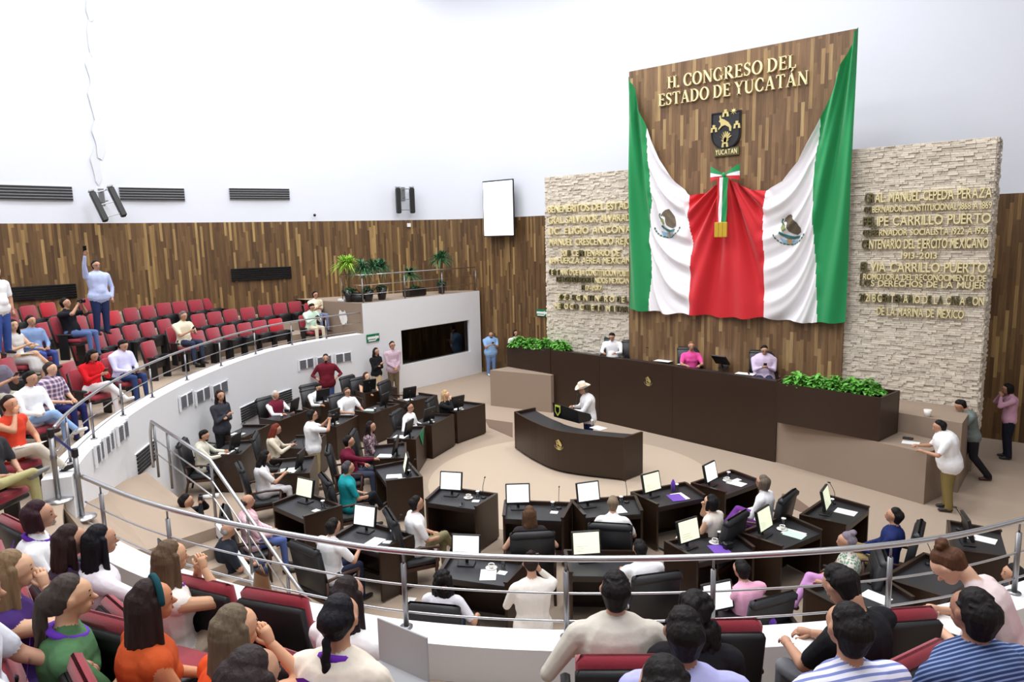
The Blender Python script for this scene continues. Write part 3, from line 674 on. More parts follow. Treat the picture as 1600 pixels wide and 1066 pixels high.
for i, (g, h, yy, lb) in enumerate([
    ([(146, 158), (161, 174), (181, 197)], .26, [(714, 702), (699, 688), (682, 669)], 'beside the stair landing'),
    ([(279, 299), (304, 326), (330, 354)], .26, [(629.5, 622.5), (621, 613.5), (612, 604)], 'above the woman with crossed arms'),
    ([(466, 489), (494, 517), (523, 548)], .26, [(570.5, 566.5), (566, 562), (561, 556.5)], 'behind the standing man in maroon')]):
    for k, ((a, c), (ya, yc)) in enumerate(zip(g, yy)):
        o = slat_vent(a, ya, c, yc, offs(farc, .0), h, 8, 'grille_slat', 'white_paint', '%s grey grille of three on the gallery wall %s' % (['left', 'middle', 'right'][k], lb), proud=.0)
for (a, ya, c, yc, lb) in [(212, 727, 240, 704, 'beside the landing rail'), (375, 649, 402, 637, 'left of the man in the red vest'), (428, 628, 455, 617, 'right of the man in the red vest')]:
    slat_vent(a, ya, c, yc, farc, .4, 6, 'vent_dark', 'white_paint', 'low black slatted vent in the gallery wall %s' % lb, proud=.0)
def speaker_array(px, py, tilt, roll, label, depth=.45, yaw=0):
    P, t_ = hitcurve(px, py, WALL); n = Vector((t_.y, -t_.x)); 
    if n.dot(Vector((-8.3, 11))-Vector((P.x, P.y))) < 0: n = -n
    o = thing('wall_loudspeaker', label, 'loudspeaker', (P.x, P.y, P.z), math.atan2(n.y, n.x)-math.pi/2)
    M = Matrix.Translation((0, depth, 0)) @ Matrix.Rotation(roll, 4, 'Y') @ Matrix.Rotation(tilt, 4, 'X')
    for s_ in (-1, 1):
        b = MB(); b.rbox(-.08+s_*.26, .08+s_*.26, -.1, .1, -.47, .45, .03, M=M); b.obj('speaker_column', 'black_plastic', o)
        b = MB(); b.rbox(-.078+s_*.26, .078+s_*.26, -.095, .095, .45, .52, .02, M=M); b.obj('end_cap', 'vent_grey', o)
    b = MB(); [b.box(-.19, .19, -.02, .02, z, z+.03, M=M) for z in (-.36, .02, .4)]; b.obj('cross_brace', 'steel_dull', o)
    b = MB(); b.tube([(0, 0, .4), (0, depth, .42)], .02); b.tube([(0, 0, .1), (0, depth, .1)], .02); b.box(-.08, .08, -.0, .02, 0, .5); b.obj('wall_bracket', 'steel_dull', o)
speaker_array(160, 321, .25, .28, 'black twin-column loudspeaker hung tilted above the standing man with a raised arm', .75)
speaker_array(630, 314, 0, 0, 'black twin-column loudspeaker upright between the vents and the white screen', .3)
P, t_ = hitcurve(492, 336.5, WALL); b = MB(); b.ellip((P.x+.1, P.y-.08, P.z), (.05, .05, .05)); tag(b.obj('wall_sensor', 'black_plastic', None, True), 'tiny black sensor low on the white wall above the wood', 'sensor')
P, t_ = hitcurve(639, 352, WALL); b = MB(); b.rbox(-.07, .07, -.04, .04, -.07, .07, .01); tag(b.obj('wall_switch', 'white_paint', None, loc=(P.x+.05, P.y-.05, P.z), rz=1.1), 'small white box on the wood wall under the middle loudspeaker', 'switch')
# hanging screen
sx0, sx1 = -17.55, -16.1
o = thing('projection_screen', 'large bright white screen hung at the top of the wood wall', 'screen', (0, 0, 0))
b = MB(); b.rbox(sx0, sx1, 19.8, 19.86, 5.18, 7.2, .01); b.obj('screen_casing', 'black_plastic', o)
b = MB(); b.box(sx0+.04, sx1-.03, 19.785, 19.8, 5.22, 7.15); b.obj('screen_surface', 'projection', o)
b = MB(); b.tube([(sx0+.7, 19.95, 7.0), (sx0+.7, 20.2, 7.0)], .03); b.obj('mount', 'steel_dull', o)
def exit_sign(loc, rz, label):
    o = thing('exit_sign', label, 'sign', loc, rz)
    b = MB(); b.rbox(-.26, .26, -.03, 0, -.13, .13, .008); b.obj('sign_panel', 'exit_green', o)
    b = MB(); b.box(-.23, .23, -.034, -.03, -.03, .05); XZ(b, [(.1, -.08), (.2, .0), (.1, .08)], .03, .036); b.box(-.2, .1, -.035, -.03, -.1, -.06); b.obj('sign_marking', 'paper', o)
p = atx(582, 528, BX); exit_sign((BX+.01, p.y, p.z), math.pi/2, 'green and white exit sign on the white wall above the couple')
p = aty(848, 489, BACKY); exit_sign((p.x, BACKY-.02, p.z), 0, 'small green exit sign at the left edge of the left stone slab')
# plaster patch with a cable on the white wall
for i, (x, y) in enumerate(((140, 5), (141, 60), (143, 110), (147, 160), (154, 215), (150, 262))):
    P, t_ = hitcurve(x, y, WALL); b = MB(); n = 9
    b.add([(P.x+.03, P.y+.2*random.uniform(.3, 1)*math.cos(k*6.283/n), P.z+.75*random.uniform(.6, 1)*math.sin(k*6.283/n)) for k in range(n)], [tuple(range(n))])
    mat('plaster_patch', (214, 217, 222), .9); b.obj('wall_patch', 'plaster_patch', kind='structure')
# ------------------------------------------------------------ railings
def railing(name, label, top, postidx, zb, bars, posts_mat='steel_dull', r=.024, rb=.009):
    o = thing(name, label, 'railing')
    b = MB(); b.tube(top, r, 10); b.obj('handrail', 'steel', o, True)
    for dz in bars: b = MB(); b.tube([(p[0], p[1], p[2]-dz) for p in top], rb, 6); b.obj('rail_bar', 'steel', o, True)
    for i in postidx:
        p = top[i]; z0 = zb(p) if callable(zb) else zb
        b = MB(); b.tube([(p[0], p[1], z0), (p[0], p[1], p[2]-.1)], .021, 8); b.tube([(p[0], p[1], p[2]-.1), (p[0], p[1], p[2]-.01)], .009, 6); b.lathe([(.05, 0), (.05, .012)], 12, (p[0], p[1], z0)); b.obj('post', posts_mat, o, True)
    return o
RZ = 2.81
def idx_at(cur, pxs):
    out = []
    for x in pxs:
        best = min(range(len(cur)), key=lambda i: abs(px_of(Vector((cur[i][0], cur[i][1], RZ)))[0]-x)); out.append(best)
    return out
def px_of(P): v = Vector(P)-EYE; z = v.dot(FW); return 800+FPX*v.dot(RT)/z, 533-FPX*v.dot(UP)/z
nr = [(p.x, p.y, RZ) for p in cr([(p.x, p.y) for p in offs(nearc, -.1)][::1], 2)]
railing('gallery_railing', 'steel railing with thin bars along the near white parapet', nr, idx_at(nr, (160, 262, 622, 873, 1127, 1388, 1597)), PZ, (.27, .49))
fr_ = [(p.x, p.y, 2.87) for p in cr([(p.x, p.y) for p in offs(farc, -.12)], 2)]
railing('gallery_railing', 'steel railing with thin bars along the far curved gallery parapet', fr_, idx_at(fr_, (102, 140, 187, 234, 286, 340, 396, 452, 508, 564)), PZ, (.32, .58))
TZt = BZ+.9
tr = [(-19.1, BY0+.12, TZt), (BX-.1, BY0+.12, TZt)]+[(BX-.1, BY0+.12+(BY1-BY0-.2)*k/3, TZt) for k in (1, 2, 3)]
railing('terrace_railing', 'steel railing round the raised terrace with potted plants', tr, (0, 1, 2, 3, 4), BZ, (.33, .62), r=.02)
sr = [(P2.x-.2, P2.y+.12, LZ+.1), (P2.x-.15, P2.y+.1, LZ+.7), (P2.x, P2.y+.08, LZ+.98), (P3.x-.05, P3.y+.03, LZ+.98), (P3.x+1.75, P3.y+.03, .95), (P3.x+2.3, P3.y+.03, .62)]
o = thing('stair_railing', 'steel handrail beside the landing and down the carpeted steps', 'railing')
b = MB(); b.tube(cr(sr[:3], 4)+[Vector(p) for p in sr[3:]], .026, 10); b.obj('handrail', 'steel', o, True)
for dz in (.3, .55): b = MB(); b.tube([(sr[2][0], sr[2][1], sr[2][2]-dz)]+[(p[0], p[1], p[2]-dz) for p in sr[3:5]], .012, 6); b.obj('rail_bar', 'steel', o, True)
for x_, z0, z1 in ((P2.x+.12, LZ, LZ+.97), (P2.x+.9, LZ, LZ+.97), (P3.x-.05, LZ, LZ+.97), (P3.x+.85, LZ-.45, 1.53), (P3.x+1.72, 0, .96)):
    yy = P2.y+.08+(P3.y-P2.y-.05)*min(1, max(0, (x_-P2.x)/(P3.x-P2.x))); b = MB(); b.tube([(x_, yy, z0), (x_, yy, z1)], .022, 8); b.obj('post', 'steel_dull', o, True)
# stanchions with belt
st = []
for (x, y, z, lab) in ((92, 783, G0, 'steel belt stanchion with a round base at the end of the far parapet'), (129, 810, 1.55, 'steel belt stanchion at the head of the stair landing, black belt clip on top')):
    p = atz(x, y, z); o = thing('stanchion', lab, 'stanchion', p); st.append(o)
    b = MB(); b.lathe([(.17, 0), (.17, .02), (.06, .045)], 24); b.obj('base', 'steel', o, True)
    b = MB(); b.lathe([(.032, .03), (.032, .55), (.04, .56), (.04, .62), (.032, .63), (.032, .88)], 14); b.obj('pole', 'steel_dull', o, True)
    b = MB(); b.lathe([(.042, .86), (.042, .96), (.03, .97)], 14); b.obj('belt_head', 'black_plastic', o)
a, c = st[0].location, st[1].location; b = MB(); d = (c-a).normalized(); b.add([(a.x, a.y, a.z+.88), (c.x, c.y, c.z+.88), (c.x, c.y, c.z+.93), (a.x, a.y, a.z+.93)], [(0, 1, 2, 3)]); 
mat('belt', (60, 62, 120), .7); tag(b.obj('retractable_belt', 'belt'), 'dark blue belt stretched between the two stanchions', 'belt')
# ------------------------------------------------------------ presidium
def ringpanel(cur2, t, z0, z1, name, mn, par, cap=True):
    cur2 = [Vector(p) for p in cur2]; out = []
    for i, p in enumerate(cur2):
        d = (cur2[min(i+1, len(cur2)-1)]-cur2[max(i-1, 0)]).normalized(); out.append(p+Vector((-d.y, d.x))*t)
    b = MB(); b.prism([(p.x, p.y) for p in cur2]+[(p.x, p.y) for p in out[::-1]], z0, z1); return b.obj(name, mn, par)
# carpeted platform
PLZ = 1.08
b = MB(); b.prism([(-12.1, 16.5), (-5.2, 15.7), (-2.9, 15.9), (-1.75, 15.75), (-1.75, 17.1), (-12.6, 17.1)], 0, PLZ); b.obj('presidium_platform', 'carpet', kind='structure')
b = MB(); b.prism([(-3.4, 15.95), (-1.7, 15.6), (-1.7, 17.08), (-3.4, 17.08)], 0, 1.4); b.obj('platform_step', 'carpet_wall', kind='structure')
b = MB(); b.prism([(-5.2, 15.51), (-2.11, 14.57), (-1.85, 15.5), (-3.0, 15.95), (-5.2, 15.9)], 0, 1.0); b.obj('carpeted_box', 'carpet_wall', kind='structure')
b = MB(); b.prism([(-14.08, 15.98), (-12.0, 16.3), (-12.0, 16.9), (-13.9, 17.0)], 0, 1.12); b.obj('carpeted_box', 'carpet_wall', kind='structure')
pf = cr([(-12.1, 16.45), (-10.32, 16.28), (-7.94, 15.93), (-5.18, 15.46)], 6)
DK = thing('presidium_desk', 'long high dark wood presidium desk with gold emblem on its front', 'desk')
ringpanel(pf, .05, 0, 1.85, 'front_panel', 'dark_wood', DK)
for k in (6, 12):
    p = pf[k]; b = MB(); b.box(-.004, .004, -.004, .01, .02, 1.84); b.obj('panel_joint', 'dark_wood_edge', DK, loc=(p.x, p.y, 0))
inner = [p+Vector((.03, .09)) for p in pf]
ringpanel(inner, .46, 1.72, 1.77, 'desktop', 'desk_top', DK)
a = pf[0]; b = MB(); b.box(a.x-.02, a.x+.03, a.y+.04, a.y+.75, PLZ, 1.87); b.obj('side_panel', 'dark_wood', DK)
a = pf[-1]; b = MB(); b.box(a.x-.04, a.x+.02, a.y+.03, a.y+.75, PLZ, 1.87); b.obj('side_panel', 'dark_wood', DK)
ee = thing  # gold emblem on the front
def pl_emblem(px, py, Yline, w, par):
    # plane of the front at that point
    best = None
    P, t_ = hitcurve(px, py, Yline); ang = math.atan2(t_.y, t_.x); n = Vector((math.sin(ang), -math.cos(ang)))
    if n.y > 0: n = -n
    ux = Vector((math.cos(ang), math.sin(ang)));
    if ux.x < 0: ux = -ux
    emblem(0, 0, w, par, planar=lambda u, v, off: (P.x+ux.x*u+n.x*(off*.8+.006), P.y+ux.y*u+n.y*(off*.8+.006), P.z+v))
pl_emblem(1013.5, 596, pf, .2, DK)
def planter(name, label, poly, z0, z1, par=None):
    o = thing(name, label, 'planter'); n = len(poly); P = [Vector(p) for p in poly]; c = sum(P, Vector((0, 0)))/n
    for i in range(n):
        a, d = P[i], P[(i+1) % n]; e = (d-a).normalized(); nn = Vector((-e.y, e.x))*.04
        if nn.dot(c-a) < 0: nn = -nn
        b = MB(); b.prism([(a.x, a.y), (d.x, d.y), (d.x+nn.x, d.y+nn.y), (a.x+nn.x, a.y+nn.y)], z0, z1); b.obj('panel', 'dark_wood', o)
    b = MB(); b.prism([(p.x*.98+c.x*.02, p.y*.98+c.y*.02) for p in P], z1-.25, z1-.2); b.obj('soil_tray', 'black_plastic', o)
    return o
planter('plant_box', 'dark wood plant box at the right end of the presidium desk', [(-5.1, 15.2), (-2.98, 14.85), (-2.82, 15.75), (-5.1, 15.95)], 1.0, 1.88)
planter('plant_box', 'dark wood plant box at the left end of the presidium desk', [(-14.0, 16.72), (-12.13, 16.47), (-12.13, 17.05), (-14.0, 17.25)], 1.0, 1.86)
# foliage plants
def leaf_cluster(par, R, H, n, mn, size=.12, name='foliage', z0=0, arch=False):
    b = MB()
    for _ in range(n):
        th = random.uniform(0, 6.283); rr = R*math.sqrt(random.random()); z = z0+H*(1-(rr/R)**2)*random.uniform(.35, 1)
        c = Vector((rr*math.cos(th), rr*math.sin(th), z)); d = Vector((math.cos(th), math.sin(th), random.uniform(-.6, .5))).normalized(); s = size*random.uniform(.6, 1.2)
        sd = d.cross(Vector((random.uniform(-.3, .3), random.uniform(-.3, .3), 1))).normalized()*s*.34; up = Vector((0, 0, s*.08))
        p = [c-d*s*.5, c-d*s*.15+sd+up, c+d*s*.2+sd*.8+up, c+d*s*.6-up, c+d*s*.2-sd*.8+up, c-d*s*.15-sd+up, c+d*s*.05]
        b.add(p, [(0, 6, 1), (1, 6, 2), (2, 6, 3), (3, 6, 4), (4, 6, 5), (5, 6, 0)])
    o = b.obj(name, mn, par); o['kind'] = 'stuff'; return o
for i, (px, py) in enumerate(((1246, 598), (1278, 596), (1305, 602), (1332, 606), (1358, 610))):
    p = atz(px, py, 1.9); y = 15.45; q = aty(px, py, y)
    o = thing('potted_plant', '%s leafy green plant in the right-hand plant box' % ['leftmost', 'second from left', 'middle', 'fourth from left', 'rightmost'][i], 'plant', (q.x, y, 1.69), 0, None)
    b = MB(); b.lathe([(.1, 0), (.14, .17), (.12, .17)], 14); b.obj('pot', 'pot_grey', o, True); leaf_cluster(o, .3, .28, 230, 'leaf_a', .13, z0=.15)
for i, (px, py) in enumerate(((812, 527), (832, 530), (852, 534), (875, 538))):
    y = 16.85; q = aty(px, py+5, y)
    o = thing('potted_plant', '%s leafy green plant in the left-hand plant box' % ['leftmost', 'second from left', 'third from left', 'rightmost'][i], 'plant', (q.x, y, 1.67), 0, None)
    b = MB(); b.lathe([(.1, 0), (.14, .17), (.12, .17)], 14); b.obj('pot', 'pot_grey', o, True); leaf_cluster(o, .34, .3, 230, 'leaf_a', .14, z0=.14)
def blade_head(par, c, n, L, mn, name='foliage'):
    b = MB()
    for _ in range(n):
        th = random.uniform(0, 6.283); el = random.uniform(-.2, 1.3); d = Vector((math.cos(th)*math.cos(el), math.sin(th)*math.cos(el), math.sin(el))); s = L*random.uniform(.7, 1.1); sd = d.cross(Vector((0, 0, 1))).normalized()*.016
        P = [Vector(c)+d*s*t-Vector((0, 0, .45*s*t*t)) for t in (0, .35, .7, 1)]
        b.add([P[0]-sd*.5, P[0]+sd*.5, P[1]-sd, P[1]+sd, P[2]-sd*.8, P[2]+sd*.8, P[3]], [(0, 1, 3, 2), (2, 3, 5, 4), (4, 5, 6)])
    o = b.obj(name, mn, par); o['kind'] = 'stuff'; return o
for (px, py, off, pw, ph, sh, mn, lab, long_) in (
    (546, 466, .9, .2, .4, .95, 'leaf_c', 'tall bright yellow-green palm-like plant at the left end of the terrace', 0),
    (576, 470, .35, .19, .42, .85, 'leaf_b', 'tall dark green plant at the terrace corner', 0),
    (597, 468, .5, .19, .42, .7, 'leaf_b', 'thin green plant in the second tall pot on the terrace', 0),
    (648, 463, .5, .2, .3, .5, 'leaf_b', 'spiky green plant in a wide trough pot on the terrace', 1),
    (690, 459, .45, .17, .4, 1.0, 'leaf_b', 'slender tall green plant in the last pot on the terrace', 0)):
    q = atx(px, py, BX-off); q.z = BZ
    q = atz(px, py, BZ+.02) if False else Vector((BX-off, q.y, BZ))
    o = thing('potted_plant', lab, 'plant', q)
    if long_: b = MB(); b.rbox(-.18, .18, -.42, .42, 0, ph, .04)
    else: b = MB(); b.lathe([(pw*.62, 0), (pw, ph), (pw*.92, ph), (pw*.85, ph-.04)], 16)
    b.obj('pot', 'pot_black', o, not long_); leaf_cluster(o, pw*1.1, .16, 90, 'leaf_b', .1, 'undergrowth', ph-.05)
    for k in range(3 if sh > .6 else 2):
        hx, hy = random.uniform(-.14, .14), random.uniform(-.16, .16); hh = ph+sh*random.uniform(.75, 1.0)
        b = MB(); b.tube([(0, 0, ph-.05), (hx*.6, hy*.6, ph+(hh-ph)*.5), (hx, hy, hh)], .012, 6); b.obj('stem', 'stem', o); blade_head(o, (hx, hy, hh), 90, .6, mn)
# black bag & bits on the terrace corner
b = MB(); b.ellip((0, 0, .14), (.34, .2, .17)); b.tube([(-.2, 0, .28), (0, 0, .42), (.2, 0, .28)], .02); tag(b.obj('bag', 'leather', None, True, loc=(BX-.7, BY0+.35, BZ)), 'black bag lying on the terrace floor beside the corner pots', 'bag')
b = MB(); b.rbox(-.16, .16, -.1, .1, 0, .1, .02); tag(b.obj('paper_packet', 'paper', None, loc=(BX-1.25, BY0+.2, BZ)), 'white packet on the terrace ledge above the seated men', 'packet')
b = MB(); g = [[(-.18+.36*i/5, -.03*math.sin(i*1.7+j), -.42*j/5+.05*math.sin(i*2)) for i in range(6)] for j in range(6)]; b.sheet(g); tag(b.obj('plastic_bag', 'paper', None, True, loc=(BX-.95, BY0-.06, BZ-.28)), 'white plastic bag hanging on the brown carpeted terrace wall', 'bag')
# ------------------------------------------------------------ speaker's desk
SD = thing('speaker_desk', 'curved dark wood speaker desk with gold emblem standing in the centre', 'desk')
sf = cr([(-10.57, 12.86), (-9.6, 12.36), (-8.62, 12.1), (-7.3, 12.42)], 7)
ringpanel(sf, .05, .06, .95, 'front_panel', 'dark_wood', SD); ringpanel([p+Vector((.02, .07)) for p in sf], .05, 0, .06, 'plinth', 'dark_wood_edge', SD)
si = [p+Vector((.0, .05)) for p in sf]
bk = [p+Vector((.15 if i < 10 else .1, .62)) for i, p in enumerate(sf)]
b = MB(); b.prism([(p.x, p.y) for p in si]+[(p.x, p.y) for p in bk[::-1]], .84, .88); b.obj('desktop', 'desk_top', SD)
for a, c in ((sf[0], bk[0]), (sf[-1], bk[-1])):
    d = (c-a).normalized(); nn = Vector((-d.y, d.x))*.025; b = MB(); b.prism([(a.x-nn.x, a.y-nn.y), (a.x+nn.x, a.y+nn.y), (c.x+nn.x, c.y+nn.y), (c.x-nn.x, c.y-nn.y)], .03, .955); b.obj('side_panel', 'dark_wood', SD)
pl_emblem(874, 695, sf, .19, SD)
lc = atz(893, 655, .9); LCt = thing('lectern', 'black tabletop lectern with yellow-green shield on the speaker desk', 'lectern', (lc.x, lc.y+.05, .885), math.radians(-12))
b = MB(); b.add([(-.48, -.16, 0), (.38, -.16, 0), (.38, .28, 0), (-.48, .28, 0), (-.48, -.2, .36), (.38, -.2, .3), (.38, .2, .16), (-.48, .2, .2)], [(3, 2, 1, 0), (0, 1, 5, 4), (4, 5, 6, 7), (1, 2, 6, 5), (3, 7, 6, 2), (0, 4, 7, 3)]); b.obj('lectern_body', 'black_plastic', LCt)
b = MB(); XZ(b, [(-.38, .32), (-.2, .32), (-.2, .16), (-.29, .06), (-.38, .16)], .2, .215); mat('lime', (196, 206, 84), .5); b.obj('shield_badge', 'lime', LCt)
b = MB(); XZ(b, [(-.35, .28), (-.23, .28), (-.23, .18), (-.29, .11), (-.35, .18)], .215, .222); b.obj('shield_inner', 'black_gloss', LCt)
# ------------------------------------------------------------ desk items
def microphone(loc, rz, label):
    o = thing('microphone', label, 'microphone', loc, rz); b = MB(); b.lathe([(.045, 0), (.045, .02), (.02, .03)], 12); b.obj('base', 'black_plastic', o)
    b = MB(); b.tube(cr([(0, 0, .02), (0, .02, .18), (0, -.06, .33)], 4), .005, 6); b.ellip((0, -.075, .34), (.013, .03, .013), n=8); b.obj('gooseneck', 'black_plastic', o, True); return o
MIC = None
def paper(loc, rz, label, w=.21, h=.3, mn='paper', n=3):
    b = MB(); b.add([(-w/2, -h/2, 0), (w/2, -h/2, 0), (w/2, h/2, 0), (-w/2, h/2, 0), (-w/2, -h/2, .004), (w/2, -h/2, .004), (w/2, h/2, .006), (-w/2, h/2, .004)], [(3, 2, 1, 0), (4, 5, 6, 7), (0, 1, 5, 4), (1, 2, 6, 5), (2, 3, 7, 6), (3, 0, 4, 7)])
    return tag(b.obj('paper_sheet', mn, None, loc=loc, rz=rz), label, 'paper')
_cup = None
def cup(loc, label):
    o = thing('coffee_cup', label, 'cup', loc, random.uniform(0, 6))
    b = MB(); b.lathe([(.035, 0), (.08, .012), (.082, .016), (.03, .008)], 20); b.obj('saucer', 'china', o, True)
    b = MB(); b.lathe([(.022, .01), (.036, .03), (.042, .065), (.039, .065), (.033, .03), (.018, .018)], 18); b.obj('cup_body', 'china', o, True)
    b = MB(); b.lathe([(.001, .056), (.037, .056)], 14, cap=False); b.obj('coffee', 'coffee', o)
    b = MB(); b.tube(cr([(.04, 0, .055), (.065, 0, .05), (.06, 0, .03), (.036, 0, .028)], 3), .005, 6); b.obj('handle', 'china', o, True)
def glass(loc, label):
    o = thing('water_glass', label, 'glass', loc); b = MB(); b.lathe([(.026, 0), (.032, .11), (.029, .11), (.024, .008)], 14, cap=False); b.obj('tumbler', 'glass', o, True)
    b = MB(); b.lathe([(.034, .11), (.034, .118)], 14); b.obj('paper_cover', 'paper', o)
def monitor(loc, rz, label, scr='screen_white'):
    o = thing('monitor', label, 'monitor', loc, rz)
    b = MB(); b.rbox(-.12, .12, -.07, .09, 0, .018, .006); b.obj('foot', 'black_plastic', o)
    b = MB(); b.tube([(0, .04, .01), (0, .04, .18)], .022, 8); b.obj('stalk', 'black_plastic', o)
    M = Matrix.Translation((0, .02, .25)) @ Matrix.Rotation(-.22, 4, 'X')
    b = MB(); b.rbox(-.2, .2, -.018, .025, -.165, .165, .008, M=M); cas = b.obj('screen_casing', 'black_plastic', o)
    b = MB(); b.box(-.178, .178, -.0195, -.018, -.138, .145, M=M); dsp = b.obj('display', scr, cas)
    b = MB(); [b.box(-.14, -.14+random.uniform(.08, .2), -.0202, -.0195, -.1+k*.03, -.096+k*.03, M=M) for k in range(3)]; b.obj('screen_text', 'vent_grey', cas)
    return o
# deputies' desk -----------------------------------------------------
def make_desk():
    o = thing('deputy_desk', '', 'desk'); W, w2, D = .56, .48, .31
    b = MB(); b.prism([(-W, D), (W, D), (W, D+.045), (-W, D+.045)], .03, .82); b.obj('front_panel', 'dark_wood', o)
    for s_ in (-1, 1):
        b = MB(); pl = [(s_*W, D), (s_*w2, -D), (s_*(w2-.035), -D), (s_*(W-.035), D)]
        b.prism(pl if s_ < 0 else pl[::-1], .03, .8); b.obj('side_panel', 'dark_wood', o)
        b = MB(); pl = [(s_*(W+.006), D), (s_*(w2+.006), -D-.01), (s_*(w2-.045), -D-.01), (s_*(W-.045), D)]; b.prism(pl if s_ < 0 else pl[::-1], .8, .822); b.obj('side_rim', 'dark_wood_edge', o)
    b = MB(); b.prism([(-W+.03, D), (-w2+.03, -D), (w2-.03, -D), (W-.03, D)], .735, .76); b.obj('desktop', 'desk_top', o)
    b = MB(); b.prism([(-W+.03, D), (-w2+.03, -D+.02), (-w2+.05, -D+.02), (-W+.05, D)], .66, .735); b.prism([(-w2+.03, -D+.02), (-w2+.03, -D), (w2-.03, -D), (w2-.03, -D+.02)], .68, .735); b.obj('apron', 'dark_wood_edge', o)
    b = MB(); b.prism([(-W+.02, D-.02), (W-.02, D-.02), (W-.02, D+.02), (-W+.02, D+.02)], 0, .05); b.obj('plinth', 'dark_wood_edge', o)
    return o
DESK0 = make_desk(); first = [True]
def desk(x, y, az, label, items='m', group=None, scr='screen_white', mx=-.26, z=0):
    global DESK0
    rz = rotm(az)
    if first[0]: o = DESK0; o.location = (x, y, z); o.rotation_euler = (0, 0, rz); o['label'] = label; first[0] = False; index_kids(o)
    else: o = dup(DESK0, (x, y, z), rz, label)
    R = Matrix.Rotation(rz, 3, 'Z'); T = lambda u, v, w=.762: Vector((x, y, z))+R @ Vector((u, v, w))
    sh = label.replace('dark wood ', '').replace('deputy ', '').split(',')[0] if len(label.split()) > 11 else label.replace('dark wood ', '').replace('deputy ', '')
    if 'm' in items: monitor(T(mx, .12), rz+(.18 if mx < 0 else -.18), 'monitor on the '+sh, scr)
    if 'k' in items: microphone(T(.36, .2), rz+math.pi, 'gooseneck microphone on the '+sh)
    if 'c' in items: cup(T(.12, .1), 'white coffee cup and saucer on the '+sh)
    if 'g' in items: glass(T(.26, .18), 'covered water glass on the '+sh)
    if 'p' in items: paper(T(.14, -.08), rz+random.uniform(-.3, .3), 'white papers on the '+sh)
    if 'q' in items: paper(T(.3, .02), rz+random.uniform(-.5, .5), 'small white card on the '+sh, .12, .1)
    if 'G' in items: paper(T(.1, -.12), rz+.2, 'pale green sheet on the '+sh, .2, .28, 'paper_green')
    if 'P' in items: paper(T(.05, -.1, .764), rz-.2, 'purple folder on the '+sh, .24, .3, 'purple_cloth')
    if 'b' in items:
        b = MB(); b.lathe([(.035, 0), (.038, .14), (.03, .16), (.015, .19), (.015, .2)], 14); tag(b.obj('bottle', 'purple_cloth', None, True, loc=T(.2, .2)), 'purple bottle on the '+sh, 'bottle')
    if 'h' in items:
        b = MB(); b.rbox(-.04, .04, -.075, .075, 0, .01, .003); tag(b.obj('phone', 'black_gloss', None, loc=T(.15, -.2), rz=rz+.4), 'dark phone on the '+sh, 'phone')
    return o
CC = Vector((-8.3, 12.4))
def toc(x, y, d=0): return math.atan2(CC.y-y, CC.x-x)+math.radians(d)
DL = 'dark wood deputy desk '
